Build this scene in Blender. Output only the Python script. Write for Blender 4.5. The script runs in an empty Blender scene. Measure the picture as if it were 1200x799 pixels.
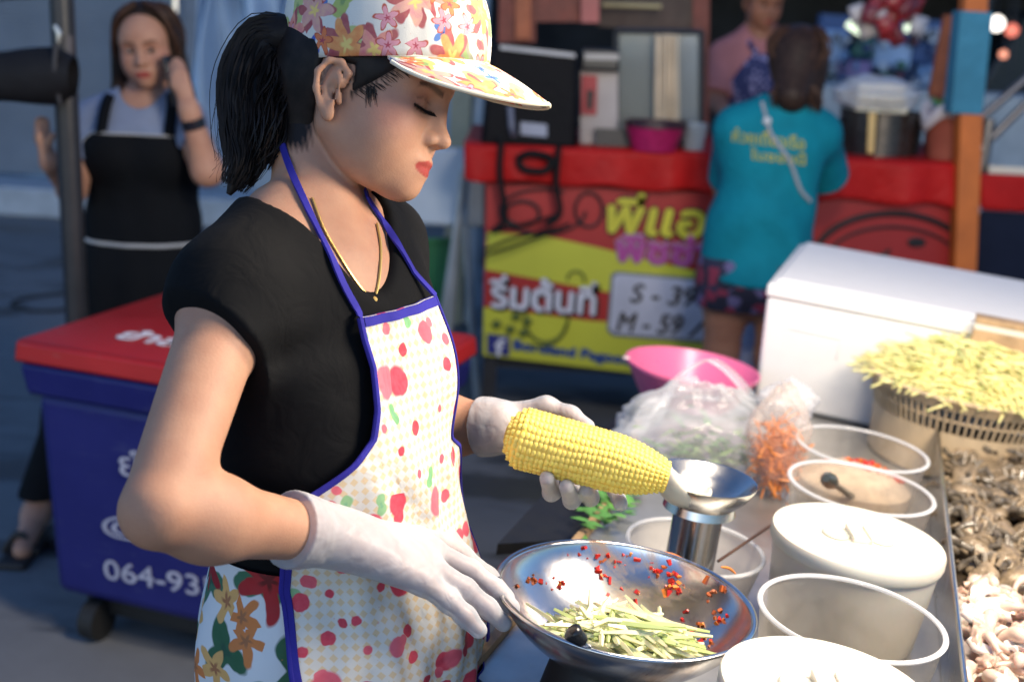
import bpy, math, random
import numpy as np
from mathutils import Vector, Matrix
rnd = random.Random(7)
R_ = math.radians
SC = bpy.context.scene
COL = SC.collection

# ------------------------------------------------------------------ camera
CAM_H, PITCH, ROLL, FPX = 1.53, R_(14.5), R_(3.3), 1500.0
_c = np.array([0, 0, CAM_H])
_f = np.array([0, math.cos(PITCH), -math.sin(PITCH)])
_r0 = np.array([1.0, 0, 0]); _u0 = np.cross(_r0, _f)
_r = math.cos(ROLL) * _r0 + math.sin(ROLL) * _u0
_u = -math.sin(ROLL) * _r0 + math.cos(ROLL) * _u0
cd = bpy.data.cameras.new('camera'); cam = bpy.data.objects.new('camera', cd); COL.objects.link(cam)
cam.matrix_world = Matrix(((_r[0], _u[0], -_f[0], _c[0]), (_r[1], _u[1], -_f[1], _c[1]), (_r[2], _u[2], -_f[2], _c[2]), (0, 0, 0, 1)))
cd.sensor_width = 36; cd.lens = 45; cd.clip_start = .05; cd.clip_end = 500
cd.dof.use_dof = True; cd.dof.focus_distance = 1.42; cd.dof.aperture_fstop = 3.6
SC.camera = cam

def ray(px, py):
    return (px - 600) / FPX * _r - (py - 399.5) / FPX * _u + _f
def P(px, py, zc):                       # a point of the place seen at a pixel, zc metres deep
    return _c + ray(px, py) * zc
def hit(px, py, pt, n):                  # where the sight line meets a plane
    d = ray(px, py); pt = np.asarray(pt, float); n = np.asarray(n, float)
    return _c + d * (np.dot(pt - _c, n) / np.dot(d, n))
def A(*v): return np.array(v, float)
def nrm(v):
    v = np.asarray(v, float); return v / np.linalg.norm(v)
def lerp(a, b, t): return np.asarray(a) * (1 - t) + np.asarray(b) * t

# ------------------------------------------------------------------ objects
def tag(o, label=None, cat=None, group=None, kind=None):
    if label: o['label'] = label
    if cat: o['category'] = cat
    if group: o['group'] = group
    if kind: o['kind'] = kind
    return o
def thing(name, label, cat, loc=(0, 0, 0), group=None):
    o = bpy.data.objects.new(name, None); COL.objects.link(o); o.location = loc; o.empty_display_size = .05
    return tag(o, label, cat, group)
def worg(o):
    v = Vector((0, 0, 0))
    while o is not None:
        v = v + o.location; o = o.parent
    return np.array(v)
class MB:                                # collects shapes in world coordinates
    def __init__(s): s.v = []; s.f = []; s.uv = []; s.mi = []; s.n = 0
    def add(s, v, f, uv=None, mi=0):
        v = np.asarray(v, float).reshape(-1, 3)
        s.v.append(v); s.f += [tuple(int(i) + s.n for i in q) for q in f]
        s.mi += [mi] * len(f)
        s.uv.append(np.zeros((len(v), 2)) if uv is None else np.asarray(uv, float)); s.n += len(v)
        return s
    def box(s, c, size, rot=None, mi=0):
        sx, sy, sz = np.asarray(size, float) / 2
        v = np.array([(x, y, z) for x in (-sx, sx) for y in (-sy, sy) for z in (-sz, sz)])
        if rot is not None: v = v @ np.asarray(rot).T
        return s.add(v + np.asarray(c), [(0, 1, 3, 2), (4, 6, 7, 5), (0, 4, 5, 1), (2, 3, 7, 6), (0, 2, 6, 4), (1, 5, 7, 3)], mi=mi)
    def hexa(s, lo, up, mi=0):           # lo, up: 4 corners each, same order
        v = list(lo) + list(up)
        return s.add(v, [(3, 2, 1, 0), (4, 5, 6, 7)] + [(i, (i + 1) % 4, 4 + (i + 1) % 4, 4 + i) for i in range(4)], mi=mi)
    def tube(s, pts, rad, n=10, caps=True, mi=0):
        pts = np.asarray(pts, float); m = len(pts)
        rad = np.full(m, rad) if np.isscalar(rad) else np.asarray(rad, float)
        t = np.gradient(pts, axis=0); t /= np.linalg.norm(t, axis=1)[:, None] + 1e-12
        a = np.cross(t[0], (0, 0, 1.0))
        if np.linalg.norm(a) < 1e-3: a = np.cross(t[0], (1.0, 0, 0))
        a = nrm(a); V = []; U = []
        ang = np.arange(n) / n * 2 * math.pi; L = 0
        for i in range(m):
            if i: L += np.linalg.norm(pts[i] - pts[i - 1])
            a = nrm(a - t[i] * np.dot(a, t[i])); b = np.cross(t[i], a)
            V.append(pts[i] + rad[i] * (np.cos(ang)[:, None] * a + np.sin(ang)[:, None] * b)); U += [(k / n, L) for k in range(n)]
        F = [(i * n + k, i * n + (k + 1) % n, (i + 1) * n + (k + 1) % n, (i + 1) * n + k) for i in range(m - 1) for k in range(n)]
        if caps: F += [tuple(range(n))[::-1], tuple((m - 1) * n + k for k in range(n))]
        return s.add(np.vstack(V), F, U, mi)
    def lathe(s, prof, c, n=64, ax=None, mi=0, squash=(1, 1)):     # prof: (radius, height) list
        M = np.eye(3) if ax is None else np.asarray(ax)
        V = []; F = []; U = []; m = len(prof)
        for i, (r, z) in enumerate(prof):
            for k in range(n):
                a = 2 * math.pi * k / n; V.append((r * math.cos(a) * squash[0], r * math.sin(a) * squash[1], z)); U.append((k / n, i / m))
        for i in range(m - 1):
            for k in range(n):
                q = (i * n + k, i * n + (k + 1) % n, (i + 1) * n + (k + 1) % n, (i + 1) * n + k); F.append(q)
        return s.add(np.array(V) @ M.T + np.asarray(c), F, U, mi)
    def disc(s, c, r, n=64, ax=None, mi=0):
        M = np.eye(3) if ax is None else np.asarray(ax)
        V = [(r * math.cos(2 * math.pi * k / n), r * math.sin(2 * math.pi * k / n), 0) for k in range(n)]
        return s.add(np.array(V) @ M.T + np.asarray(c), [tuple(range(n))], mi=mi)
    def prism(s, poly, d, mi=0):         # poly: 3-D outline, d: thickness vector
        p = np.asarray(poly, float); n = len(p)
        return s.add(np.vstack([p, p + np.asarray(d)]), [tuple(range(n))[::-1], tuple(range(n, 2 * n))] + [(i, (i + 1) % n, n + (i + 1) % n, n + i) for i in range(n)], mi=mi)
    def grid(s, G, uv=None, thick=None, close_u=False, mi=0):       # G: (a,b,3) points; thick: back sheet
        a, b = G.shape[:2]
        F = [(i * b + j, i * b + j + 1, (i + 1) * b + j + 1, (i + 1) * b + j) for i in range(a - 1) for j in range(b - 1)]
        if close_u: F += [((a - 1) * b + j, (a - 1) * b + j + 1, j + 1, j) for j in range(b - 1)]
        V = G.reshape(-1, 3); U = None if uv is None else uv.reshape(-1, 2)
        if thick is None: return s.add(V, F, U, mi)
        V2 = thick.reshape(-1, 3); n = a * b
        F2 = [tuple(n + i for i in q[::-1]) for q in F]
        e = [(0, j) for j in range(b)] + [(i, b - 1) for i in range(1, a)] + [(a - 1, j) for j in range(b - 2, -1, -1)] + [(i, 0) for i in range(a - 2, 0, -1)]
        e = [i * b + j for i, j in e]
        F3 = [(e[k], n + e[k], n + e[(k + 1) % len(e)], e[(k + 1) % len(e)]) for k in range(len(e))]
        return s.add(np.vstack([V, V2]), F + F2 + F3, None if U is None else np.vstack([U, U]), mi)
    def build(s, name, mats, parent=None, smooth=True, bevel=0, loc=None, ang=35, seg=2, solid=0, sub=0, col=None):
        v = np.vstack(s.v); me = bpy.data.meshes.new(name)
        org = worg(parent) if parent is not None else (np.asarray(loc, float) if loc is not None else np.array([(v[:, 0].min() + v[:, 0].max()) / 2, (v[:, 1].min() + v[:, 1].max()) / 2, v[:, 2].min()]))
        me.from_pydata((v - org).tolist(), [], s.f); me.update()
        uvl = me.uv_layers.new(name='UVMap'); U = np.vstack(s.uv)
        li = np.zeros(len(me.loops), dtype=np.int32); me.loops.foreach_get('vertex_index', li)
        uvl.data.foreach_set('uv', U[li].ravel())
        if not isinstance(mats, (list, tuple)): mats = [mats]
        for m in mats: me.materials.append(m)
        if len(mats) > 1: me.polygons.foreach_set('material_index', np.array(s.mi, dtype=np.int32))
        if col is not None:
            at = me.color_attributes.new('Col', 'FLOAT_COLOR', 'POINT')
            at.data.foreach_set('color', np.hstack([col(v), np.ones((len(v), 1))]).ravel())
        o = bpy.data.objects.new(name, me); COL.objects.link(o)
        if parent is not None: o.parent = parent
        else: o.location = org
        if smooth:
            me.polygons.foreach_set('use_smooth', [True] * len(me.polygons))
            if ang < 180: 
                try: me.set_sharp_from_angle(angle=R_(ang))
                except Exception: pass
        if bevel:
            b = o.modifiers.new('bevel', 'BEVEL'); b.width = bevel; b.segments = seg; b.limit_method = 'ANGLE'; b.angle_limit = R_(40)
        if solid:
            b = o.modifiers.new('solid', 'SOLIDIFY'); b.thickness = solid; b.offset = 0
        if sub:
            b = o.modifiers.new('sub', 'SUBSURF'); b.levels = b.render_levels = sub
        return o
def copy_tree(o, parent=None):
    c = o.copy(); COL.objects.link(c)
    if parent is not None: c.parent = parent
    for ch in list(o.children): copy_tree(ch, c)
    return c
def arc(n, r, a0=0, a1=360): return [(r * math.cos(R_(a0 + (a1 - a0) * i / n)), r * math.sin(R_(a0 + (a1 - a0) * i / n))) for i in range(n)]
def spline(pts, n=40):                    # Catmull-Rom through points (any dimension)
    p = np.asarray(pts, float); p = np.vstack([2 * p[0] - p[1], p, 2 * p[-1] - p[-2]]); m = len(p) - 3; out = []
    for i in range(n):
        x = i / (n - 1) * m; k = min(int(x), m - 1); t = x - k
        a, b, c, d = p[k:k + 4]
        out.append(.5 * (2 * b + (c - a) * t + (2 * a - 5 * b + 4 * c - d) * t * t + (3 * b - a - 3 * c + d) * t ** 3))
    return np.array(out)
def frame(z, x=(1, 0, 0)):                # columns: x, y, z axes
    z = nrm(z); x = nrm(np.asarray(x, float) - z * np.dot(x, z)); return np.stack([x, np.cross(z, x), z], 1)

# ------------------------------------------------------------------ materials
def srgb(r, g, b):
    f = lambda c: (c / 255 / 12.92) if c <= 10 else ((c / 255 + .055) / 1.055) ** 2.4
    return (f(r), f(g), f(b))
class NT:
    def __init__(s, name):
        s.m = bpy.data.materials.new(name); s.m.use_nodes = True; s.t = s.m.node_tree; s.t.nodes.clear()
        s.out = s.n('ShaderNodeOutputMaterial'); s.bsdf = None
    def n(s, typ, ins=None, **kw):
        x = s.t.nodes.new(typ)
        for k, v in kw.items(): setattr(x, k, v)
        for k, v in (ins or {}).items(): s.set(x.inputs[k], v)
        return x
    def set(s, sock, v):
        if hasattr(v, 'links') or isinstance(v, bpy.types.NodeSocket): s.t.links.new(v, sock)
        elif hasattr(v, 'outputs'): s.t.links.new(v.outputs[0], sock)
        else:
            if isinstance(v, (tuple, list)) and sock.type == 'RGBA' and len(v) == 3: v = (*v, 1)
            sock.default_value = v
    def math(s, op, a, b=0, clamp=False):
        x = s.n('ShaderNodeMath', {0: a, 1: b}, operation=op); x.use_clamp = clamp; return x.outputs[0]
    def mix(s, fac, a, b, blend='MIX'):
        x = s.n('ShaderNodeMix', data_type='RGBA', blend_type=blend)
        s.set(x.inputs[0], fac); s.set(x.inputs[6], a); s.set(x.inputs[7], b); return x.outputs[2]
    def vmath(s, op, a, b=None, sc=None):
        x = s.n('ShaderNodeVectorMath', operation=op); s.set(x.inputs[0], a)
        if b is not None: s.set(x.inputs[1], b)
        if sc is not None: s.set(x.inputs[3], sc)
        return x
    def coord(s, kind='Object'): return s.n('ShaderNodeTexCoord').outputs[kind]
    def noise(s, vec, scale, detail=3, rough=.55, out=0, dist=0):
        x = s.n('ShaderNodeTexNoise', {'Vector': vec, 'Scale': scale, 'Detail': detail, 'Roughness': rough, 'Distortion': dist}); return x.outputs[out]
    def ramp(s, fac, stops, interp='LINEAR'):
        x = s.n('ShaderNodeValToRGB', {0: fac}); r = x.color_ramp; r.interpolation = interp
        while len(r.elements) < len(stops): r.elements.new(.5)
        for e, (p, c) in zip(r.elements, stops): e.position = p; e.color = (*c, 1) if len(c) == 3 else c
        return x.outputs[0]
    def step(s, a, b, w):                 # 1 where a<b, soft edge w
        return s.math('ADD', s.math('DIVIDE', s.math('SUBTRACT', b, a), w), .5, True)
    def bump(s, h, strength=.3, dist=.01, normal=None):
        x = s.n('ShaderNodeBump', {'Height': h, 'Strength': strength, 'Distance': dist})
        if normal is not None: s.set(x.inputs['Normal'], normal)
        return x.outputs[0]
    def principled(s, **kw):
        b = s.n('ShaderNodeBsdfPrincipled'); s.bsdf = b
        for k, v in kw.items(): s.set(b.inputs[k.replace('_', ' ')], v)
        s.t.links.new(b.outputs[0], s.out.inputs[0]); return s.m
_mc = {}
def M(name, base, rough=.5, metal=0, var=.12, vscale=9, bump=.0, bscale=60, bdist=.004, **kw):
    if name in _mc: return _mc[name]
    t = NT(name); c = t.coord()
    nz = t.noise(c, vscale, 4, .6)
    lo = tuple(x * (1 - var) for x in base); hi = tuple(min(1, x * (1 + var)) for x in base)
    col = t.ramp(nz, [(.3, lo), (.7, hi)])
    args = dict(Base_Color=col, Roughness=t.math('ADD', t.math('MULTIPLY', t.noise(c, vscale * 3, 3), .2), rough - .1, True), Metallic=metal)
    if bump: args['Normal'] = t.bump(t.noise(c, bscale, 4), bump, bdist)
    args.update(kw)
    _mc[name] = t.principled(**args); return _mc[name]
def clear_plastic(name, tint=(.9, .9, .9), op=.22, rough=.15, milky=(.8, .8, .8)):     # thin clear sheet: see-through with milky film and gloss
    if name in _mc: return _mc[name]
    t = NT(name)
    tr = t.n('ShaderNodeBsdfTransparent', {0: tint})
    nz = t.noise(t.coord(), 35, 4)
    b = t.n('ShaderNodeBsdfPrincipled', {'Base Color': milky, 'Roughness': rough, 'Specular IOR Level': .6})
    lw = t.n('ShaderNodeLayerWeight', {0: .35})
    fac = t.math('ADD', t.math('MULTIPLY', lw.outputs['Facing'], .45), t.math('ADD', t.math('MULTIPLY', nz, .16), op - .08), True)
    mx = t.n('ShaderNodeMixShader', {0: fac, 1: tr, 2: b}); t.t.links.new(mx.outputs[0], t.out.inputs[0])
    _mc[name] = t.m; return t.m
def glow(name, col, s):
    if name in _mc: return _mc[name]
    t = NT(name); e = t.n('ShaderNodeEmission', {0: col, 1: s}); t.t.links.new(e.outputs[0], t.out.inputs[0]); _mc[name] = t.m; return t.m
def blossoms(t, uv, base, layers):
    """printed cloth: every layer is (scale, petals, radius, chance, colour stops, heart colour, seed)"""
    col = base
    for (sc, pet, rad, chance, stops, heart, seed) in layers:
        q = t.vmath('ADD', uv, (seed * .37, seed * .21, 0)).outputs[0]
        wob = t.n('ShaderNodeTexNoise', {'Vector': q, 'Scale': sc * 2.2, 'Detail': 2}).outputs[1]
        qq = t.vmath('ADD', q, t.vmath('SCALE', t.vmath('SUBTRACT', wob, (.5, .5, .5)).outputs[0], sc=.22 / sc).outputs[0]).outputs[0]
        v = t.n('ShaderNodeTexVoronoi', {'Vector': q, 'Scale': sc, 'Randomness': .85}, voronoi_dimensions='2D')
        d = t.vmath('SUBTRACT', qq, v.outputs['Position']).outputs[0]
        s3 = t.n('ShaderNodeSeparateXYZ', {0: d}); c3 = t.n('ShaderNodeSeparateColor', {0: v.outputs['Color']})
        r = t.math('MULTIPLY', t.vmath('LENGTH', t.vmath('MULTIPLY', d, (1, 1, 0)).outputs[0]).outputs['Value'], sc)
        a = t.math('ARCTAN2', s3.outputs[1], s3.outputs[0])
        if pet:
            lob = t.math('COSINE', t.math('ADD', t.math('MULTIPLY', a, pet), t.math('MULTIPLY', c3.outputs[1], 6.28)))
            Rm = t.math('MULTIPLY', t.math('ADD', t.math('MULTIPLY', lob, .3), .7), rad)
        else: Rm = t.math('MULTIPLY', t.math('ADD', t.math('MULTIPLY', c3.outputs[1], .6), .5), rad)
        Rm = t.math('MULTIPLY', Rm, t.math('LESS_THAN', c3.outputs[2], chance))
        mask = t.step(r, Rm, .045)
        pc = t.ramp(c3.outputs[0], stops, 'CONSTANT')
        rel = t.math('DIVIDE', r, t.math('MAXIMUM', Rm, .001))
        pc = t.mix(t.step(rel, .3, .18), pc, heart) if pet else pc
        pc = t.mix(t.math('MULTIPLY', t.noise(q, sc * 6, 2), .45 if pet else .25), pc, tuple(min(1, h * 1.6 + .05) for h in heart))
        col = t.mix(mask, col, pc)
    return col

# ------------------------------------------------------------------ implicit bodies
class Cone:                               # round cone, optionally squashed along one axis
    def __init__(s, a, b, ra, rb, k=.02, op='u', flat=None):
        s.a = np.asarray(a, float); s.b = np.asarray(b, float); s.ra = ra; s.rb = rb; s.k = k; s.op = op; s.flat = flat
    def d(s, p):
        ab = s.b - s.a; q = p - s.a
        if s.flat is not None:
            ax, sc = nrm(s.flat[0]), s.flat[1]
            w = q @ ax; q = q + np.outer(w * (1 / sc - 1), ax)
            ab = ab + ax * (np.dot(ab, ax) * (1 / sc - 1))
        t = np.clip(q @ ab / max(1e-12, ab @ ab), 0, 1)
        d = np.linalg.norm(q - t[:, None] * ab, axis=1) - (s.ra + (s.rb - s.ra) * t)
        return d * (s.flat[1] if s.flat is not None and s.flat[1] < 1 else 1)
    def grow(s, g): return Cone(s.a, s.b, s.ra + g, s.rb + g, s.k, s.op, s.flat)
class Ell:
    def __init__(s, c, r, R=None, k=.02, op='u'):
        s.c = np.asarray(c, float); s.r = np.asarray(r, float) * np.ones(3); s.R = np.eye(3) if R is None else np.asarray(R, float); s.k = k; s.op = op
    def d(s, p):
        q = (p - s.c) @ s.R
        k0 = np.linalg.norm(q / s.r, axis=1); k1 = np.linalg.norm(q / (s.r * s.r), axis=1)
        return np.where(k1 < 1e-9, -s.r.min(), k0 * (k0 - 1) / np.maximum(k1, 1e-9))
    def grow(s, g): return Ell(s.c, s.r + g, s.R, s.k, s.op)
class Grp:
    op = 'u'
    def __init__(s, prims, k): s.i = Sdf(prims); s.k = k
    def d(s, p):
        if len(p) < 2: return s.i.ev(p)
        c = (p.min(0) + p.max(0)) / 2
        return s.i.ev(p, s.i.sub(c, np.linalg.norm(p.max(0) - c)))
    def grow(s, g): return Grp([q.grow(g) if q.op == 'u' else q for q in s.i.p], s.k)
class Fn:
    def __init__(s, fn, k=.003, op='i'): s.fn = fn; s.k = k; s.op = op
    def d(s, p): return s.fn(p)
    def grow(s, g): return s
def smin(a, b, k):
    h = np.maximum(k - np.abs(a - b), 0) / k; return np.minimum(a, b) - h * h * k * .25
class Sdf:
    def __init__(s, prims): s.p = list(prims)
    def ev(s, pts, prims=None):
        d = np.full(len(pts), 10.0)
        for q in (s.p if prims is None else prims):
            e = q.d(pts)
            if q.op == 'u': d = smin(d, e, q.k)
            elif q.op == 's': d = -smin(-d, e, q.k)
            else: d = -smin(-d, -e, q.k)
        return d
    def sub(s, c, rad):                   # primitives that matter near c
        us = [q for q in s.p if q.op == 'u']; c = c[None]
        ds = [q.d(c)[0] for q in us]; m = min(ds)
        keep = set(id(q) for q, e in zip(us, ds) if e < m + 2.6 * rad + q.k)
        return [q for q in s.p if (q.op == 'u' and id(q) in keep) or q.op == 'i' or (q.op == 's' and q.d(c)[0] < 2 * rad + q.k)]
def surface(sdf, lo, hi, h, n=14):
    lo = np.asarray(lo, float); hi = np.asarray(hi, float)
    nb = np.ceil((hi - lo) / (h * n)).astype(int); K = nb * n + 2
    bi = np.stack(np.meshgrid(*[np.arange(x) for x in nb], indexing='ij'), -1).reshape(-1, 3)
    cen = lo + (bi + .5) * n * h
    dc = sdf.ev(cen); act = np.abs(dc) < n * h * .87 * 1.5 + .004
    g = np.stack(np.meshgrid(*[np.arange(n + 1)] * 3, indexing='ij'), -1).reshape(-1, 3)
    keys = []; pos = []; quads = []
    key = lambda i: (i[..., 0] * K[1] + i[..., 1]) * K[2] + i[..., 2]
    cor = [(a, b, c) for a in (0, 1) for b in (0, 1) for c in (0, 1)]
    edges = [(i, j) for i in range(8) for j in range(i + 1, 8) if sum(abs(np.array(cor[i]) - cor[j])) == 1]
    for b, c in zip(bi[act], cen[act]):
        base = b * n
        v = sdf.ev(lo + (base + g) * h, sdf.sub(c, n * h * .87)).reshape(n + 1, n + 1, n + 1)
        sg = v < 0
        if sg.all() or not sg.any(): continue
        cs = np.stack([v[a:n + a, bb:n + bb, cc:n + cc] for a, bb, cc in cor], -1); ss = cs < 0
        mask = ss.any(-1) & ~ss.all(-1); idx = np.argwhere(mask); q = cs[mask]
        acc = np.zeros((len(idx), 3)); cnt = np.zeros(len(idx))
        for i, j in edges:
            x = (q[:, i] < 0) != (q[:, j] < 0)
            t = np.where(x, q[:, i] / np.where(x, q[:, i] - q[:, j], 1), 0)
            acc += np.where(x[:, None], np.array(cor[i]) + t[:, None] * (np.array(cor[j]) - np.array(cor[i])), 0); cnt += x
        keys.append(key(idx + base)); pos.append(lo + (idx + base + acc / cnt[:, None]) * h)
        for ax in range(3):
            e = [0, 0, 0]; e[ax] = 1; a1, a2 = (ax + 1) % 3, (ax + 2) % 3
            s0 = sg[:n, :n, :n]; s1 = sg[e[0]:n + e[0], e[1]:n + e[1], e[2]:n + e[2]]
            ii = np.argwhere(s0 != s1)
            if not len(ii): continue
            fl = s0[tuple(ii.T)]; gi = ii + base
            d1 = np.zeros(3, int); d1[a1] = 1; d2 = np.zeros(3, int); d2[a2] = 1
            qd = np.stack([key(gi - d1 - d2), key(gi - d2), key(gi), key(gi - d1)], 1)
            qd[~fl] = qd[~fl][:, ::-1]; quads.append(qd)
    keys = np.concatenate(keys); pos = np.concatenate(pos); quads = np.concatenate(quads)
    o = np.argsort(keys); keys = keys[o]; pos = pos[o]
    ix = np.searchsorted(keys, quads); ix = np.minimum(ix, len(keys) - 1)
    ok = (keys[ix] == quads).all(1)
    return pos, ix[ok]
def grown(sdf, name, mat, parent, h, lo, hi, col=None, relax=1, tmp=None):
    v, q = surface(sdf, lo, hi, h)
    for _ in range(relax):                # light smoothing of the sampled surface
        acc = np.zeros_like(v); cnt = np.zeros(len(v))
        for a, b in ((0, 1), (1, 2), (2, 3), (3, 0)):
            np.add.at(acc, q[:, a], v[q[:, b]]); np.add.at(cnt, q[:, a], 1)
        v = .5 * v + .5 * acc / np.maximum(cnt, 1)[:, None]
    mb = MB(); mb.v = [v]; mb.f = [tuple(x) for x in q.tolist()]; mb.mi = [0] * len(q); mb.uv = [np.zeros((len(v), 2))]; mb.n = len(v)
    return mb.build(name, mat, parent, col=col, ang=180)
def drape(sdf, pts, direc, off, tmax, it=50):       # slide points along a direction until they lie off the body
    t = np.zeros(len(pts)); direc = np.asarray(direc, float)
    if direc.ndim == 1: direc = np.repeat(direc[None], len(pts), 0)
    for _ in range(it):
        d = sdf.ev(pts + direc * t[:, None]) - off
        t = np.minimum(t + d * .8, tmax)
    return pts + direc * t[:, None], t >= tmax - 1e-6
def text_mesh(txt, size, extrude=.0):
    cu = bpy.data.curves.new('txt', 'FONT'); cu.body = txt; cu.size = size; cu.extrude = extrude; cu.resolution_u = 4
    cu.align_x = 'LEFT'
    o = bpy.data.objects.new('txt', cu); COL.objects.link(o)
    dg = bpy.context.evaluated_depsgraph_get(); dg.update()
    me = bpy.data.meshes.new_from_object(o.evaluated_get(dg))
    v = np.array([tuple(x.co) for x in me.vertices]); f = [tuple(p.vertices) for p in me.polygons]
    bpy.data.objects.remove(o); bpy.data.curves.remove(cu); bpy.data.meshes.remove(me)
    return v, f
def lettering(name, txt, org, ex, ez, height, width, mat, parent, lift=.003, slant=0, bold=0):
    """flat letters on a panel: org lower-left corner, ex along, ez up, scaled to width x height"""
    v, f = text_mesh(txt, 1.0, .002)
    lo, hi = v.min(0), v.max(0)
    x = (v[:, 0] - lo[0]) / (hi[0] - lo[0]) * width; y = (v[:, 1] - lo[1]) / (hi[1] - lo[1]) * height
    x = x + y * slant
    ex = nrm(ex); ez = nrm(ez); n = nrm(np.cross(ex, ez))
    z = (v[:, 2] > 0) * .0012
    w = np.asarray(org) + np.outer(x, ex) + np.outer(y, ez) + np.outer(lift + z, n)
    mb = MB(); mb.add(w, f)
    if bold:
        for dx, dy in ((bold, 0), (-bold, 0), (0, bold), (0, -bold)):
            mb.add(w + ex * dx + ez * dy - n * .0002 * (1 + abs(dx) * 100), f)
    return mb.build(name, mat, parent, smooth=False)
# ------------------------------------------------------------------ people: shared head
def head_axes(yaw_axis_fwd, up_hint):
    f = nrm(yaw_axis_fwd); l = nrm(np.cross(up_hint, f)); return np.stack([f, l, np.cross(f, l)], 1)
def head_prims(O, H, s=1.0, ears=(1, -1), face=1.0):
    L = lambda x, y, z: np.asarray(O) + H @ (np.array([x, y, z]) * s)
    def E(c, r, k, op='u', rot=None):
        R = H if rot is None else H @ rot
        return Ell(L(*c), np.array(r) * s, R, k * s, op)
    def C(a, b, ra, rb, k, op='u'): return Cone(L(*a), L(*b), ra * s, rb * s, k * s, op)
    pr = [E((-.006, 0, .046), (.093, .073, .085), .03),
          E((.036, 0, .006), (.058, .063, .080), .03),
          E((.052, 0, .05), (.046, .056, .05), .03)]
    for y in (1, -1):
        pr += [C((.0, .051 * y, -.034), (.054, .023 * y, -.070), .0145, .013, .030),
               E((.056, .036 * y, -.018), (.033, .028, .031), .025),
               E((.042, .031 * y, -.046), (.034, .021, .027), .03)]
    pr += [E((.0765, 0, -.0745), (.0215, .021, .0165), .018),
           E((.073, 0, -.048), (.028, .030, .028), .022)]
    for y in (1, -1):                     # eye hollow, then the lid
        pr += [E((.102, .029 * y, .019), (.019, .020, .0125), .014, 's'),
               C((.083, .014 * y, .040), (.074, .050 * y, .037), .0085, .006, .014),
               E((.0765, .0290 * y, .0168), (.0135, .0155, .0125), .006)]
    pr += [C((.0905, 0, .034), (.1045, 0, -.006), .0064, .0085, .016),
           E((.1095, 0, -.0148), (.0118, .0094, .0088), .010),
           C((.099, 0, -.019), (.090, 0, -.03), .006, .005, .008)]
    for y in (1, -1):
        pr += [E((.0965, .0132 * y, -.0172), (.0125, .0074, .0084), .0045),
               E((.1035, .0068 * y, -.0245), (.0055, .0036, .0034), .003, 's')]
    pr += [E((.0945, .007, -.0415), (.0085, .0125, .0058), .006), E((.0945, -.007, -.0415), (.0085, .0125, .0058), .006),
           E((.0925, 0, -.0425), (.0085, .0225, .0052), .006),
           E((.0935, 0, -.0545), (.0093, .0165, .0068), .006),
           C((.1005, .0185, -.0482), (.1045, 0, -.0473), .0012, .0018, .0025, 's'), C((.1005, -.0185, -.0482), (.1045, 0, -.0473), .0012, .0018, .0025, 's')]
    for y in ears:                        # ear: a leaning plate with a rim, a bowl and a lobe
        def e(x, z, out=0): return (x + .013, y * (.0715 + out), z - .005)
        rim = [e(-.002, -.012, .002), e(-.0, .012, .004), e(.004, .026, .006), e(-.006, .036, .010), e(-.019, .034, .014), e(-.027, .02, .016), e(-.025, .002, .014), e(-.017, -.014, .009), e(-.008, -.022, .005)]
        pr += [E((.0, y * .0775, .003), (.0155, .0045, .026), .004, rot=rot_z(y * 24))]
        pr += [C(a, b, .0036, .0036, .003) for a, b in zip(rim[1:], rim[2:])]
        pr += [E((.006, y * .0775, -.025), (.0075, .0042, .0095), .006),
               E((.005, y * .0855, -.002), (.0085, .0075, .012), .004, 's', rot=rot_z(y * 20)),
               E((.001, y * .0885, .015), (.007, .005, .007), .003, 's', rot=rot_z(y * 24))]
        pr += [C(e(-.018, .006, .009), e(-.012, .022, .010), .0026, .0022, .003), C(e(-.018, .006, .009), e(-.012, -.008, .006), .0026, .0026, .003), C(e(.001, -.006, .003), e(-.001, .003, .006), .0032, .003, .003)]
    return pr
def rot_z(d):
    c, s = math.cos(R_(d)), math.sin(R_(d)); return np.array([[c, -s, 0], [s, c, 0], [0, 0, 1.0]])
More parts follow.
